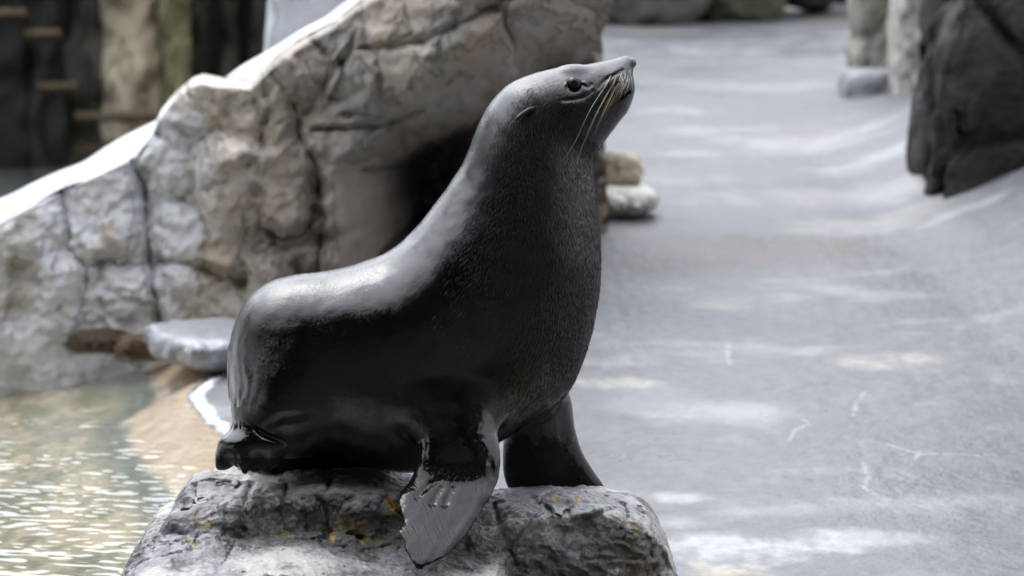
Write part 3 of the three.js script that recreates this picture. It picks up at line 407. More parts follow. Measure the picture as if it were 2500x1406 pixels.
// ---------------------------------------------------------------- the fur seal
{
  // a body length or limb swept through elliptical sections, each spanned by two outline points A and B
  class Fan {
    constructor(secs, cell, pad, N = 320) {
      const S = secs.map(({ A, B, zc = 0, rz }) => [...P(A[0], A[1], zc).slice(0, 2), ...P(B[0], B[1], zc).slice(0, 2), zc, rz]);
      const n = S.length, at = (t) => { const i = Math.min(n - 2, Math.floor(t)), w = t - i, p0 = S[Math.max(0, i - 1)], p1 = S[i], p2 = S[i + 1], p3 = S[Math.min(n - 1, i + 2)]; return p1.map((_, k) => { const m1 = (p2[k] - p0[k]) * (i ? 0.5 : 1), m2 = (p3[k] - p1[k]) * (i < n - 2 ? 0.5 : 1), w2 = w * w, w3 = w2 * w; return (2 * w3 - 3 * w2 + 1) * p1[k] + (w3 - 2 * w2 + w) * m1 + (-2 * w3 + 3 * w2) * p2[k] + (w3 - w2) * m2; }); };
      this.Q = []; let len = 0, last; for (let i = 0; i <= N; i++) { const q = at(i / N * (n - 1)), m = [(q[0] + q[2]) / 2, (q[1] + q[3]) / 2]; if (last) len += Math.hypot(m[0] - last[0], m[1] - last[1]); last = m; this.Q.push([...q, len, Math.hypot(q[2] - q[0], q[3] - q[1]) / 2, i / N * (n - 1)]); }
      const xs = this.Q.flatMap((q) => [q[0], q[2]]), ys = this.Q.flatMap((q) => [q[1], q[3]]);
      this.c = cell; this.x0 = Math.min(...xs) - pad; this.y0 = Math.min(...ys) - pad; this.nx = Math.ceil((Math.max(...xs) + pad - this.x0) / cell) + 2; this.ny = Math.ceil((Math.max(...ys) + pad - this.y0) / cell) + 2;
      this.D = new Float32Array(this.nx * this.ny * 7);
      for (let j = 0; j < this.ny; j++) for (let i = 0; i < this.nx; i++) this.D.set(this.solve(this.x0 + i * cell, this.y0 + j * cell), (j * this.nx + i) * 7);
    }
    solve(x, y) {              // s, e, ra, rz, zc, length along, t
      const Q = this.Q; let best = null, bd = 1e9, pc = 0, ps = 0;
      for (let i = 0; i < Q.length; i++) {
        const q = Q[i], dx = q[2] - q[0], dy = q[3] - q[1], L = 2 * q[7] || 1e-6, c = (dx * (y - q[1]) - dy * (x - q[0])) / L, a = ((x - q[0]) * dx + (y - q[1]) * dy) / (L * L), s = a * 2 - 1;
        if (i && (c < 0) !== (pc < 0)) { const w = pc / (pc - c), sv = lerp(ps, s, w); if (Math.abs(sv) <= 1.0) { const p = Q[i - 1]; return [sv, 0, lerp(p[7], q[7], w), lerp(p[5], q[5], w), lerp(p[4], q[4], w), lerp(p[6], q[6], w), lerp(p[8], q[8], w)]; } }
        const ac = clamp(a), ex = x - q[0] - ac * dx, ey = y - q[1] - ac * dy, d = Math.hypot(ex, ey); if (d < bd) { bd = d; best = [i, ac, c, d, s]; }
        pc = c; ps = s;
      }
      const [i, ac, , d, s] = best, q = Q[i], end = i === 0 || i === Q.length - 1;
      if (end && ac > 0 && ac < 1) return [s, d, q[7], q[5], q[4], q[6], q[8]];
      return [(s > 0 ? 1 : -1) * (1 + d / q[7]), 0, q[7], q[5], q[4], q[6], q[8]];
    }
    look(x, y, out) {
      const ux = (x - this.x0) / this.c, uy = (y - this.y0) / this.c, fx = clamp(ux, 0, this.nx - 1.001), fy = clamp(uy, 0, this.ny - 1.001), i = Math.floor(fx), j = Math.floor(fy), a = fx - i, b = fy - j, D = this.D, k = (j * this.nx + i) * 7, m = k + this.nx * 7;
      for (let q = 0; q < 7; q++) out[q] = (D[k + q] * (1 - a) + D[k + 7 + q] * a) * (1 - b) + (D[m + q] * (1 - a) + D[m + 7 + q] * a) * b; out[1] += Math.hypot(ux - fx, uy - fy) * this.c; return out;
    }
    dist(x, y, z, o, pow = 2) {
      this.look(x, y, o); const ra = Math.max(o[2], 0.004), rz = Math.max(o[3], 0.004), re = Math.min(ra, rz) * (o[6] < 1 ? 0.15 : 1), s = o[0], d = (z - o[4]) / rz, e = o[1] / re;
      const as = Math.abs(s), ad = Math.abs(d), outer = Math.hypot(Math.max(0, as - 1) * ra, o[1], Math.max(0, ad - 1) * rz), reach = Math.max(as, ad, e); if (reach > 2.4) return outer;
      const q = pow === 2 ? Math.sqrt(s * s + d * d + e * e) : Math.pow(Math.pow(as, pow) + Math.pow(ad, pow) + Math.pow(Math.abs(e), pow), 1 / pow);
      const k1 = Math.sqrt((s / ra) ** 2 + (d / rz) ** 2 + (e / re) ** 2), inner = k1 < 1e-4 ? -re : Math.max(-re, q * (q - 1) / k1);
      return lerp(inner, outer, sstep(1.4, 2.4, reach));
    }
  }
  const T = (A, B, rz, zc = 0) => ({ A, B, rz: rz / 1000, zc });
  const torso = new Fan([
    T([561, 836], [563, 975], 40), T([570, 796], [573, 1012], 72), T([585, 758], [589, 1042], 102), T([606, 727], [612, 1066], 127), T([632, 704], [642, 1086], 147), T([664, 686], [680, 1100], 164), T([718, 672], [742, 1104], 185), T([800, 661], [820, 1108], 200), T([876, 642], [912, 1138], 212), T([940, 617], [1010, 1152], 220), T([993, 577], [1120, 1125], 226), T([1036, 530], [1235, 1070], 228), T([1072, 484], [1335, 1003], 224), T([1102, 440], [1394, 945], 214), T([1126, 402], [1436, 838], 202), T([1144, 364], [1463, 715], 188), T([1158, 326], [1466, 600], 170), T([1174, 290], [1457, 500], 152), T([1198, 251], [1448, 420], 134), T([1240, 207], [1452, 380], 120), T([1300, 180], [1480, 338], 108), T([1360, 166], [1508, 302], 92), T([1420, 159], [1532, 274], 75), T([1472, 149], [1544, 249], 60), T([1505, 141], [1547, 230], 51), T([1522, 138], [1547, 212], 43), T([1531, 138], [1545, 182], 31), T([1537, 142], [1546, 166], 18),
  ], 0.003, 0.1);
  const near = new Fan([
    T([985, 850], [1150, 840], 60, 0.0), T([985, 930], [1180, 920], 88, 0.10), T([1000, 1010], [1203, 1010], 74, 0.165), T([1018, 1075], [1219, 1078], 58, 0.20), T([1020, 1125], [1223, 1130], 44, 0.222), T([1004, 1168], [1217, 1170], 29, 0.250), T([978, 1205], [1199, 1208], 21, 0.290), T([972, 1226], [1184, 1232], 17, 0.314), T([982, 1248], [1168, 1258], 15, 0.341), T([986, 1275], [1150, 1286], 14, 0.370), T([974, 1298], [1133, 1312], 13, 0.398), T([986, 1318], [1112, 1334], 12, 0.421), T([991, 1346], [1090, 1356], 11, 0.446), T([1003, 1368], [1060, 1372], 10, 0.464), T([1012, 1380], [1036, 1381], 8, 0.473),
  ], 0.003, 0.2);
  const far = new Fan([
    T([1255, 900], [1372, 905], 90, -0.09), T([1240, 1000], [1396, 980], 80, -0.12), T([1230, 1070], [1404, 1045], 62, -0.14), T([1227, 1120], [1420, 1100], 50, -0.14), T([1228, 1155], [1446, 1145], 40, -0.135), T([1236, 1185], [1472, 1184], 30, -0.125), T([1246, 1196], [1474, 1198], 20, -0.12),
  ], 0.003, 0.2);
  const A3 = (u, v, z) => new THREE.Vector3(...P(u, v, z));
  const cones = (list) => list.map(([u, v, z, r, u2, v2, z2, r2]) => [A3(u, v, z), r, A3(u2, v2, z2), r2]);
  const cone = (c, x, y, z) => { const [a, r, b, r2] = c, dx = b.x - a.x, dy = b.y - a.y, dz = b.z - a.z, t = clamp(((x - a.x) * dx + (y - a.y) * dy + (z - a.z) * dz) / (dx * dx + dy * dy + dz * dz)); return Math.hypot(x - a.x - t * dx, y - a.y - t * dy, z - a.z - t * dz) - lerp(r, r2, t); };
  const ell = (x, y, z, c, a, b, d) => { const p = (x - c.x) / a, q = (y - c.y) / b, r = (z - c.z) / d, k = Math.sqrt(p * p + q * q + r * r), k1 = Math.sqrt((p / a) ** 2 + (q / b) ** 2 + (r / d) ** 2); return k1 < 1e-4 ? -Math.min(a, b, d) : k * (k - 1) / k1; };
  // hind flippers: a broad ankle and folded toes draped over the rock
  const hind = cones([[640, 1030, 0.09, 0.075, 618, 1086, 0.115, 0.046], [600, 1084, 0.115, 0.03, 652, 1094, 0.12, 0.034], [600, 1096, 0.115, 0.030, 566, 1108, 0.12, 0.027], [566, 1108, 0.12, 0.027, 545, 1128, 0.125, 0.02], [545, 1128, 0.125, 0.02, 534, 1140, 0.125, 0.008], [575, 1108, 0.14, 0.018, 580, 1132, 0.15, 0.010], [602, 1092, 0.14, 0.022, 598, 1128, 0.165, 0.016], [598, 1126, 0.165, 0.016, 597, 1150, 0.175, 0.008], [624, 1098, 0.14, 0.02, 620, 1140, 0.16, 0.014], [648, 1096, 0.14, 0.028, 656, 1124, 0.15, 0.021], [656, 1120, 0.15, 0.021, 648, 1142, 0.155, 0.013], [720, 1030, -0.1, 0.11, 900, 1120, -0.13, 0.075], [660, 1100, -0.08, 0.055, 780, 1125, -0.1, 0.055], [690, 1050, -0.06, 0.07, 640, 1110, -0.1, 0.04], [640, 1110, -0.1, 0.035, 590, 1128, -0.1, 0.015]]);
  const thigh = A3(705, 985, 0.09), knee = A3(700, 1060, 0.10), shoulder = A3(1080, 880, 0.14), belly = A3(985, 1075, 0.02);
  const oT = new Float32Array(7), oN = new Float32Array(7), oF = new Float32Array(7);
  let which = 0;
  function trunk(x, y, z) {
    const d = torso.dist(x, y, z, oT, 2.12), t = oT[6];
    return d + (t < 9 ? 0 : 0);
  }
  // face: found on the trunk's near side
  const surfZ = (u, v, f) => { let z = 0.32; for (let i = 0; i < 90; i++) { const q = P(u, v, z), d = f(q[0], q[1], q[2]); if (d < 0.0004) break; z -= Math.max(0.0006, d * 0.7); } return z; };
  const onSkin = (u, v, f = trunk, off = 0) => { const z = surfZ(u, v, f) + off; return A3(u, v, z); };
  const E = onSkin(1403, 205), eyeR = 0.0205; E.z -= eyeR * 0.55;
  const lid = []; for (let i = 0; i <= 24; i++) { const a = i / 24 * 6.2832; lid.push(new THREE.Vector3(E.x + 0.0192 * Math.cos(a) + 0.004 * Math.max(0, Math.cos(a - 0.4)) ** 4, E.y + 0.0172 * Math.sin(a), E.z + eyeR * 0.55 - 0.003 * Math.cos(a))); }
  const polyD = (x, y, z, pts) => { let m = 1; for (let i = 1; i < pts.length; i++) { const a = pts[i - 1], b = pts[i], dx = b.x - a.x, dy = b.y - a.y, dz = b.z - a.z, t = clamp(((x - a.x) * dx + (y - a.y) * dy + (z - a.z) * dz) / (dx * dx + dy * dy + dz * dz)); m = Math.min(m, Math.hypot(x - a.x - t * dx, y - a.y - t * dy, z - a.z - t * dz)); } return m; };
  const curve = (pts, n, off = 0) => new THREE.CatmullRomCurve3(pts.map(([u, v]) => onSkin(u, v, trunk, off))).getPoints(n);
  const mouth = curve([[1551, 216], [1538, 222], [1520, 234], [1500, 246], [1480, 258], [1462, 272]], 16), underEye = curve([[1448, 222], [1430, 236], [1405, 243], [1375, 246]], 12), tear = curve([[1426, 208], [1436, 212], [1444, 206]], 8, 0.001), padTop = curve([[1520, 172], [1500, 184], [1478, 196], [1462, 214]], 12);
  const pad = onSkin(1508, 212, trunk, -0.034), brow = onSkin(1398, 176, trunk, -0.022), cheek = onSkin(1452, 236, trunk, -0.03), chin = onSkin(1520, 252, trunk, -0.02), nostril = curve([[1540, 158], [1543, 166], [1538, 172]], 6), noseTop = A3(1529, 157, 0.0), creaseP = onSkin(1290, 290, trunk);
  const headBox = [P(1330, 300, 0)[0], P(1330, 320, 0)[1]];
  const fold = [[1158, 945, 0.23], [1180, 975, 0.245], [1200, 1030, 0.245]].map((q) => A3(...q)), fold2 = [[585, 985, 0.12], [606, 1030, 0.15], [640, 1058, 0.175], [690, 1080, 0.18]].map((q) => A3(...q)), fold3 = [[640, 1045, 0.2], [690, 1022, 0.21], [760, 1014, 0.215], [850, 1006, 0.215]].map((q) => A3(...q));
  const digits = [[[1030, 1185], [1005, 1235], [984, 1256]], [[1062, 1185], [1030, 1250], [986, 1304]], [[1095, 1180], [1060, 1270], [996, 1345]], [[1135, 1180], [1100, 1270], [1040, 1368]], [[1185, 1190], [1150, 1262], [1085, 1346]]].map((l) => l.map(([u, v]) => { const z = table([[1170, 0.252], [1232, 0.315], [1286, 0.372], [1334, 0.423], [1372, 0.466]])(v); return A3(u, v, z); }));
  const knuckle = [[[1016, 1214], [1048, 1186], [1080, 1172]], [[1056, 1230], [1076, 1194]], [[1084, 1232], [1104, 1196]], [[1196, 1130], [1204, 1160]]].map((l) => l.map(([u, v]) => A3(u, v, table([[1125, 0.24], [1170, 0.268], [1208, 0.305], [1232, 0.33]])(v))));
  function body(x, y, z) {
    let d = trunk(x, y, z); which = 0;
    if (d < 0.9) {
      if (x < -0.12 && y < 0.95) { d = smin(d, ell(x, y, z, thigh, 0.115, 0.13, 0.115), 0.06); for (const c of hind) d = smin(d, cone(c, x, y, z), lerp(0.007, 0.05, sstep(0.42, 0.5, y))); }
      if (x > -0.55 && x < 0.2 && y < 1.0 && z > -0.2) {
        const n = near.dist(x, y, z, oN, y < 0.44 ? lerp(3.4, 2, sstep(0.38, 0.44, y)) : 2), hi = sstep(0.42, 0.62, y);
        if (n < d) which = 1;
        if (n < 0.2) d = smin(d, n, lerp(0.022, 0.09, hi));
      }
      if (x > -0.2 && x < 0.4 && y < 0.95 && z < 0.15) { const n = far.dist(x, y, z, oF, 2); if (n < d) which = 2; d = smin(d, n, lerp(0.02, 0.06, sstep(0.45, 0.65, y))); }
    }
    if (Math.abs(d) > 0.05) return d;
    if (x > 0.06 && y > 1.05) {                     // face
      d = smin(d, ell(x, y, z, pad, 0.04, 0.04, 0.042), 0.02);
      d = smin(d, ell(x, y, z, noseTop, 0.0155, 0.0155, 0.017), 0.016); d = smin(d, ell(x, y, z, brow, 0.035, 0.016, 0.024), 0.02);
      if (z > 0) {
        d = smax(d, -(Math.hypot(x - E.x, y - E.y, z - E.z - eyeR * 0.75) - 0.0172), 0.008);
        d = smin(d, polyD(x, y, z, lid) - 0.0019, 0.006);
        d = smax(d, -(polyD(x, y, z, mouth) - 0.0042), 0.004);
        d = smax(d, -(polyD(x, y, z, underEye) - 0.0006), 0.008);
        d = smax(d, -(polyD(x, y, z, tear) - 0.003), 0.006);
        d = smax(d, -(polyD(x, y, z, padTop) - 0.0008), 0.008);
        d = smax(d, -(polyD(x, y, z, nostril) - 0.0014), 0.005);
      }
    }
    if (z > 0.02 && y < 0.72) {
      if (x < -0.2) { d = smax(d, -(polyD(x, y, z, fold2) + 0.004), 0.03); d = smax(d, -(polyD(x, y, z, fold3) - 0.004), 0.02); }
      if (z > 0.21 && which === 1) { for (const c of knuckle) d += 0.0045 * Math.exp(-Math.pow(polyD(x, y, z, c) / 0.009, 2)); for (const c of digits) d -= 0.007 * Math.exp(-Math.pow(polyD(x, y, z, c) / 0.008, 2)); d += 0.0006 * noise(x * 60, y * 60, z * 60); }
    }
    // rolls and dents that break up the mirror of the coat
    d -= (0.0045 * fbm(x * 5, y * 5, z * 5, 3) + 0.0016 * fbm(x * 17, y * 17, z * 17, 2)) * lerp(1, 0.6, sstep(1.0, 1.2, y));
    return d;
  }
  const g = meshSDF(body, [-0.74, 0.14, -0.27], [0.34, 1.46, 0.52], 0.004, 0.035), p = g.attributes.position, nr = g.attributes.normal;
  // uv along the lie of the fur: u = length along the body, v = way round it
  const uv = new Float32Array(p.count * 2), kind = new Uint8Array(p.count), col = new Float32Array(p.count * 3), o = [0, 0, 0];
  const uv2 = new Float32Array(p.count * 2), uv1 = new Float32Array(p.count * 2), LEN = torso.Q[torso.Q.length - 1][6]; const lie = new Float32Array(p.count * 3);
  for (let i = 0; i < p.count; i++) {
    const x = p.getX(i), y = p.getY(i), z = p.getZ(i); body(x, y, z);
    const w = which, q = w === 1 ? oN : w === 2 ? oF : oT, th = Math.abs(Math.atan2((z - q[4]) / q[3], q[0]));
    const tht = Math.abs(Math.atan2((z - oT[4]) / oT[3], oT[0])); uv[i * 2] = oT[5] / 0.22; uv[i * 2 + 1] = tht * 0.2 / 0.22; uv2[i * 2] = (x + 0.6 * y) / 0.22; uv2[i * 2 + 1] = (y - 0.6 * x + z) / 0.22;
    if (w) { kind[i] = w === 1 ? (q[6] > 3.9 + 0.9 * fbm(x * 22, y * 12, 1, 3) ? 1 : 0) : (q[6] > 2.2 + 1.2 * fbm(x * 20, y * 9, 3, 3) ? 1 : 0); }
    else { kind[i] = (x < -0.5 && y < 0.455) ? 1 : 0; }
    uv1[i * 2] = clamp(oT[5] / LEN, 0.01, 0.99); uv1[i * 2 + 1] = tht / Math.PI; const n = fbm(x * 6, y * 6, z * 6, 4), n2 = fbm(x * 60, y * 40, z * 60, 3, 0.6);
    setc(o, [0.0022, 0.0021, 0.002], 1 + 0.5 * n + 0.5 * n2);
    mixc(o, [0.0015, 0.0035, 0.0018], 0.7 * sstep(-0.1, 0.4, fbm(x * 2.5, y * 2.5, z * 2.5 + 9, 3)));
    mixc(o, [0.024, 0.015, 0.01], 0.5 * sstep(0.35, 0.6, fbm(x * 26, y * 9, z * 26 + 5, 3, 0.6)) * sstep(0.85, 1.05, y));
    if (kind[i]) setc(o, [0.006, 0.0055, 0.0055], 1 + 0.4 * n + 0.4 * n2);
    if (x > 0.2 && y > 1.2) mixc(o, [0.024, 0.015, 0.01], 0.5 * sstep(0.15, 0.5, fbm(x * 50, y * 50, z * 50, 2)));
    col.set(o, i * 3);
  }
  g.setAttribute('uv2', new THREE.BufferAttribute(uv2, 2)); g.setAttribute('uv1', new THREE.BufferAttribute(uv1, 2)); g.setAttribute('uv', new THREE.BufferAttribute(uv, 2)); g.setAttribute('color', new THREE.BufferAttribute(col, 3));
  const ix = g.index.array, runs = [[], []]; for (let t = 0; t < ix.length; t += 3) runs[kind[ix[t]]].push(ix[t], ix[t + 1], ix[t + 2]);
  g.setIndex([...runs[0], ...runs[1]]); g.addGroup(0, runs[0].length, 0); g.addGroup(runs[0].length, runs[1].length, 1);
  const furTex = grey(1024, 1024, tiled((u, v) => 0.5 + 0.34 * fbm(u * 26, v * 110, 2, 3, 0.6) + 0.3 * fbm(u * 60, v * 230, 7, 2) + 0.25 * fbm(u * 9, v * 20, 4, 2)));
  const skinTex = grey(512, 512, tiled((u, v) => 0.55 + 0.2 * fbm(u * 10, v * 16, 2, 4) - 0.35 * sstep(0.7, 0.95, ridged(u * 7, v * 20, 3, 2)) - 0.3 * sstep(0.25, 0.5, fbm(u * 30 + 5, v * 60, 6, 2)))); skinTex.channel = 2;
  // coat wet and slick on the back and rump, drier and rougher on the neck and shoulder (v = 1 is the back)
  const wetTex = grey(256, 256, (u, v) => { const n = fbm(u * 14, v * 9, 3, 4), dry = sstep(0.42, 0.62, u + 0.1 * n) * sstep(0.86, 0.76, u + 0.1 * n) * sstep(0.86, 0.62, v + 0.1 * n); return 0.06 + 0.03 * n + 0.15 * dry; }); wetTex.channel = 1; wetTex.wrapS = wetTex.wrapT = THREE.ClampToEdgeWrapping;
  const fur = new THREE.MeshPhysicalMaterial({ vertexColors: true, roughness: 1, roughnessMap: wetTex, ior: 1.62, bumpMap: furTex, bumpScale: 0.00065 });
  const skin = new THREE.MeshPhysicalMaterial({ vertexColors: true, roughness: 0.13, ior: 1.34, bumpMap: skinTex, bumpScale: 0.0013 });
  const root = thing('fur_seal', 'wet black fur seal propped on its front flippers on the rock, nose raised', 'fur seal', [0, 0, 0]);
  mesh('body', g, [fur, skin], root);
  // eye
  const eg = new THREE.SphereGeometry(eyeR * 0.86, 40, 28), eye = mesh('eye', eg, new THREE.MeshPhysicalMaterial({ color: new THREE.Color(0.006, 0.003, 0.002), roughness: 0.04, ior: 1.38 }), root); eye.position.set(E.x, E.y, E.z + eyeR * 0.1);
  const ir = new THREE.SphereGeometry(eyeR * 0.872, 32, 12, 0, 6.2832, 0, 0.62); ir.rotateX(Math.PI / 2); const iris = mesh('iris', ir, new THREE.MeshPhysicalMaterial({ color: new THREE.Color(0.02, 0.008, 0.004), roughness: 0.04, ior: 1.38 }), eye); iris.rotation.set(0.05, 0.08, 0);
  // ear: a small rolled cone pointing back and down
  const skinS = (u, v, off) => onSkin(u, v, body, off);
  const dark = new THREE.MeshPhysicalMaterial({ color: new THREE.Color(0.008, 0.007, 0.007), roughness: 0.35, ior: 1.35 });
  const taper = (pts, radii, seg = 20, rad = 8) => { const cv = new THREE.CatmullRomCurve3(pts), t = new THREE.TubeGeometry(cv, seg, 1, rad), q = t.attributes.position, f = table(radii); for (let i = 0; i < q.count; i++) { const w = Math.floor(i / (rad + 1)) / seg, m = cv.getPointAt(w), r = f(w); q.setXYZ(i, m.x + (q.getX(i) - m.x) * r, m.y + (q.getY(i) - m.y) * r, m.z + (q.getZ(i) - m.z) * r); } t.computeVertexNormals(); return t; };
  mesh('ear', taper([skinS(1306, 262, 0.0), skinS(1290, 270, 0.004), skinS(1274, 280, 0.010), skinS(1264, 289, 0.015), skinS(1260, 294, 0.017)], [[0, 0.003], [0.2, 0.0065], [0.6, 0.0062], [0.9, 0.0045], [1, 0.001]], 22, 12), dark, root);
  // whiskers
  const r = rng(5), white = new THREE.MeshStandardMaterial({ color: new THREE.Color(0.34, 0.32, 0.28), roughness: 0.35 }), tan = new THREE.MeshStandardMaterial({ color: new THREE.Color(0.2, 0.11, 0.05), roughness: 0.4 });
  const hairs = [[[1488, 196], [1440, 270], [1405, 345], [1380, 385], 0], [[1500, 198], [1455, 280], [1425, 350], [1405, 412], 0], [[1494, 212], [1466, 262], [1440, 320], [1424, 372], 1], [[1505, 208], [1478, 260], [1452, 320], [1432, 362], 1], [[1512, 200], [1486, 250], [1470, 285], [1452, 330], 0], [[1508, 220], [1488, 258], [1470, 300], [1462, 320], 1], [[1516, 206], [1500, 242], [1488, 266], [1480, 285], 1], [[1492, 184], [1484, 198], [1476, 212], [1468, 226], 0], [[1522, 190], [1514, 212], [1506, 232], [1499, 252], 0], [[1526, 186], [1520, 204], [1513, 224], [1508, 236], 0], [[1530, 196], [1524, 212], [1518, 226], [1512, 238], 0], [[1534, 184], [1531, 198], [1528, 212], [1524, 226], 0], [[1537, 190], [1536, 202], [1534, 212], [1531, 224], 0], [[1540, 186], [1543, 196], [1544, 206], [1544, 218], 0], [[1518, 180], [1514, 190], [1512, 198], [1510, 208], 0], [[1526, 178], [1527, 188], [1528, 196], [1528, 204], 0], [[1504, 188], [1500, 200], [1494, 214], [1488, 226], 1], [[1520, 214], [1514, 226], [1508, 238], [1500, 250], 0], [[1528, 206], [1522, 220], [1516, 232], [1510, 240], 0], [[1498, 226], [1488, 248], [1476, 272], [1468, 292], 1]];
  for (let i = 0; i < 14; i++) { const u = 1492 + 44 * r(), v = 186 + 30 * r(), l = 25 + 70 * r() * r(), s = -0.25 - 0.35 * r(); hairs.push([[u, v], [u + s * l * 0.3, v + l * 0.35], [u + s * l * 0.65, v + l * 0.7], [u + s * l * 0.95, v + l], r() < 0.4 ? 1 : 0]); }
  for (const [a, b, c, d, k] of hairs) { const long = Math.abs(d[1] - a[1]) > 90, lift = long ? 0.022 : 0.009; mesh('whisker', taper([skinS(...a, -0.001), skinS(...b, lift), skinS(...c, lift * 1.15), skinS(...d, lift * 0.7)], [[0, 0.0008], [0.5, 0.00065], [1, 0.00025]], 18, 5), k ? tan : white, root); }
    // guard hairs standing off the half-dry neck, cheek, shoulder and flank
  {
    const hg = new THREE.BufferGeometry(), hp = [], hi = [], rings = [[0, 0.5, 0], [0.45, 0.42, 0.1], [1, 0.0, 0.16]];   // length 1 along x, rising along y
    rings.forEach(([l, w, h]) => { hp.push(l, h, -w, l, h + w * 0.9, 0, l, h, w); });
    for (let k = 0; k < 2; k++) for (let e = 0; e < 3; e++) { const a = k * 3 + e, b = k * 3 + (e + 1) % 3; hi.push(a, b, b + 3, a, b + 3, a + 3); }
    for (let i = 0; i < hp.length; i += 3) { hp[i + 2] *= 0.06; if (i % 9 === 3) hp[i + 1] = rings[(i - 3) / 9][2] + rings[(i - 3) / 9][1] * 0.05; }
    hg.setAttribute('position', new THREE.BufferAttribute(new Float32Array(hp), 3)); hg.setIndex(hi); hg.computeVertexNormals();
    const q = rng(77), list = [], LENs = LEN;
    const m = new THREE.Matrix4(), ax = new THREE.Vector3(), ay = new THREE.Vector3(), az = new THREE.Vector3(), c = new THREE.Color();
    for (let i = 0; i < p.count; i++) {
      if (kind[i] || p.getZ(i) < -0.06) continue;
      const x = p.getX(i), y = p.getY(i), z = p.getZ(i), u = uv1[i * 2], v = uv1[i * 2 + 1]; if (u < 0.05) continue;
      const n = fbm(x * 9, y * 9, z * 9, 3), dry = sstep(0.40, 0.56, u + 0.12 * n) * sstep(0.955, 0.9, u) * sstep(0.80, 0.62, v + 0.16 * n);
      if (Math.hypot(x - E.x, y - E.y) < 0.036) continue;
      const rate = 0.85 * dry; if (q() > rate) continue;
      ay.set(nr.getX(i), nr.getY(i), nr.getZ(i));
      const t = clamp(u, 0.02, 0.98); let k = Math.min(torso.Q.length - 2, Math.max(1, torso.Q.findIndex((s) => s[6] >= t * LENs))); const a = torso.Q[k - 1], b = torso.Q[k + 1];
      ax.set((a[0] + a[2] - b[0] - b[2]), (a[1] + a[3] - b[1] - b[3]), 0).normalize(); ax.y -= 0.55; ax.x += 0.25 * sstep(0.6, 0.8, t); ax.x += 0.22 * (q() - 0.5) + 0.3 * noise(x * 14, y * 14, z * 14); ax.y += 0.2 * (q() - 0.5); ax.z += 0.15 * (q() - 0.5);
      ax.addScaledVector(ay, -ax.dot(ay)).normalize(); az.crossVectors(ax, ay).normalize();
      const L = (0.007 + 0.008 * q()) * (u > 0.85 ? 0.65 : 1), lift = 0.6 + 0.8 * q();
      m.makeBasis(ax.clone().multiplyScalar(L), ay.clone().multiplyScalar(L * lift), az.clone().multiplyScalar(L * (0.9 + 0.5 * q()))); m.setPosition(x + (q() - 0.5) * 0.003, y + (q() - 0.5) * 0.003, z - 0.0002);
      const w = q(), mane = sstep(0.62, 0.7, u) * sstep(0.84, 0.76, u); if (w < 0.02 + 0.05 * mane) c.setRGB(0.11, 0.055, 0.03); else { const s = 0.004 + 0.035 * Math.pow(q(), 2.6); c.setRGB(s, s * 0.97, s * 0.95); }
      list.push([m.clone(), c.clone()]);
    }
    const im = new THREE.InstancedMesh(hg, new THREE.MeshPhysicalMaterial({ color: 0xffffff, roughness: 0.4, ior: 1.42, side: THREE.DoubleSide }), list.length);
    list.forEach(([a, b], i) => { im.setMatrixAt(i, a); im.setColorAt(i, b); }); im.name = 'guard_hair'; im.userData.kind = 'stuff'; im.castShadow = im.receiveShadow = true; root.add(im);
    console.log('hairs', list.length, 'body tris', ix.length / 3);
  }

}

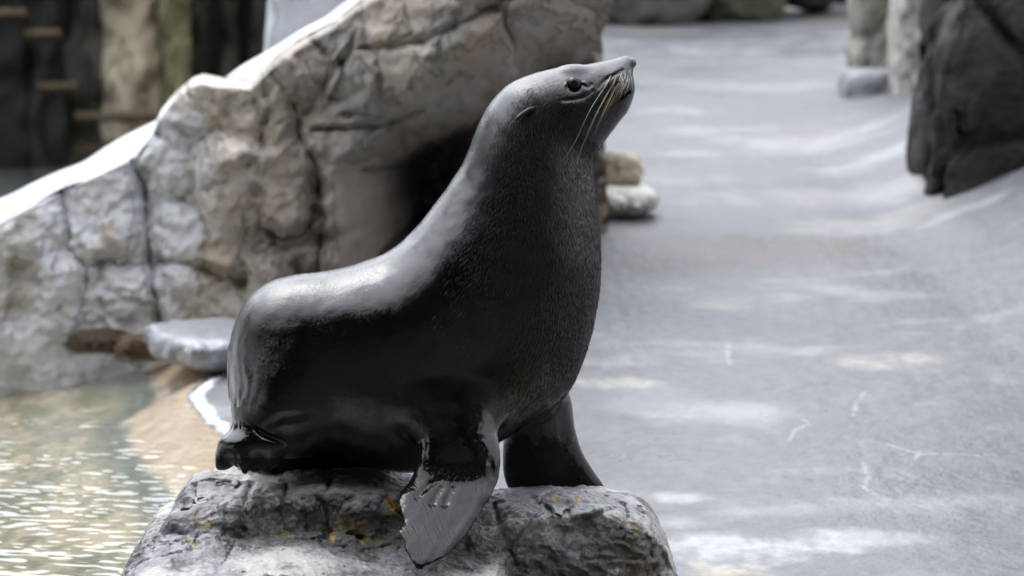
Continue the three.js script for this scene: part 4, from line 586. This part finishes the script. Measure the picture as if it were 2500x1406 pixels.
// ---------------------------------------------------------------- out-of-view trees, sized to block sky, mirrored in the wet coat
{
  const r = rng(99), tris = 8000, pos = new Float32Array(tris * 2 * 9), nor = [];
  const blobs = []; for (let i = 0; i < 34; i++) { const t = r() * 6.283, h = r(), q = Math.sin(Math.PI * (0.12 + 0.8 * h)) * (0.6 + 0.4 * r()); blobs.push([Math.cos(t) * q * 2.5, 1.6 + h * 13, Math.sin(t) * q * 2.5, 0.8 + 0.8 * r()]); }
  for (let i = 0; i < tris; i++) {
    const b = blobs[Math.floor(r() * blobs.length)], z = r() * 2 - 1, a = r() * 6.283, q = Math.sqrt(1 - z * z), R = b[3] * Math.cbrt(0.3 + 0.7 * r());
    const c = new THREE.Vector3(b[0] + q * Math.cos(a) * R, b[1] + z * R, b[2] + q * Math.sin(a) * R), s = 0.22 + 0.3 * r();
    const d = new THREE.Vector3(r() - 0.5, r() - 0.5, r() - 0.5).normalize(), e = new THREE.Vector3(r() - 0.5, r() - 0.5, r() - 0.5).cross(d).normalize();
    const p = [c.clone().addScaledVector(d, s), c.clone().addScaledVector(e, s * 0.5), c.clone().addScaledVector(d, -s), c.clone().addScaledVector(e, -s * 0.5)];
    [0, 1, 2, 0, 2, 3].forEach((k, n) => p[k].toArray(pos, i * 18 + n * 3));
  }
  const crownG = new THREE.BufferGeometry(); crownG.setAttribute('position', new THREE.BufferAttribute(pos, 3)); crownG.computeVertexNormals();
  const trunkParts = [[[0, -0.6, 0], [0.1, 4, 0.05], [0, 9, 0], 0.26], [[0.06, 4, 0.03], [0.9, 6.4, 0.4], [1.5, 8.6, 0.7], 0.12], [[0.04, 5, 0], [-0.8, 7, -0.5], [-1.4, 9.4, -0.9], 0.11]].map(([a, b, c, w]) => { const cv = new THREE.CatmullRomCurve3([a, b, c].map((q) => new THREE.Vector3(...q))), g = new THREE.TubeGeometry(cv, 14, w, 8), p = g.attributes.position; for (let i = 0; i < p.count; i++) { const t = Math.floor(i / 9) / 14, m = cv.getPoint(t), k = 1 - 0.65 * t; p.setXYZ(i, lerp(m.x, p.getX(i), k), lerp(m.y, p.getY(i), k), lerp(m.z, p.getZ(i), k)); } return g; });
  const trunkG = mergeGeometries(trunkParts);
  const leaf = new THREE.MeshPhysicalMaterial({ color: new THREE.Color(0.045, 0.07, 0.025), roughness: 0.7, side: THREE.DoubleSide }), bark = new THREE.MeshStandardMaterial({ color: new THREE.Color(0.09, 0.07, 0.05), roughness: 0.9 });
  const t0 = thing('leafy_tree', 'tall dark leafy tree out of view, set to block sky from the wet coat', 'tree', [0, 0, 0], 'trees behind the viewer');
  mesh('crown', crownG, leaf, t0); mesh('trunk', trunkG, bark, t0);
  const spots = [[-8.6, 10.5, 1.15], [-5.4, 11.0, 1.3], [-2.2, 10.5, 1.2], [1.2, 11.2, 1.34], [4.4, 10.8, 1.15], [8.0, 11.4, 1.05], [-11, 8, 0.9], [11.4, 9, 0.6], [-11.5, 3.5, 0.62], [-12.5, -1, 0.6], [-12, -6, 0.62], [-12.5, -11, 0.66]];  // trees at the left are added to keep low sky off the rump
  spots.forEach(([x, z, s], i) => { const o = i ? t0.clone() : t0; if (i) { o.name = numbered('leafy_tree'); scene.add(o); } o.position.set(x, -0.2, z); o.scale.setScalar(s); o.rotation.y = i * 1.7; });
  // added stone wall, unseen, blocks low sky under the tree crowns
  const wg = gridGeo(160, 30, (a, b, o) => { o[0] = lerp(-16, 16, a); o[1] = lerp(-0.8, 3.4, b) + 0.2 * noise(a * 30, b * 4, 2) * b; o[2] = 9.6 + 0.35 * fbm(a * 26, b * 5, 6, 4) + 0.5 * b; });
  paint(wg, (x, y, z, o) => setc(o, [0.09, 0.085, 0.075], 1 + 0.5 * fbm(x * 2, y * 2, z * 2, 4))); boxUV(wg, 0.8);
  tag(mesh('added_wall', wg, caveMat), 'unseen dark rock wall added behind the viewer to block low sky', 'wall');
}

renderer.render(scene, camera);
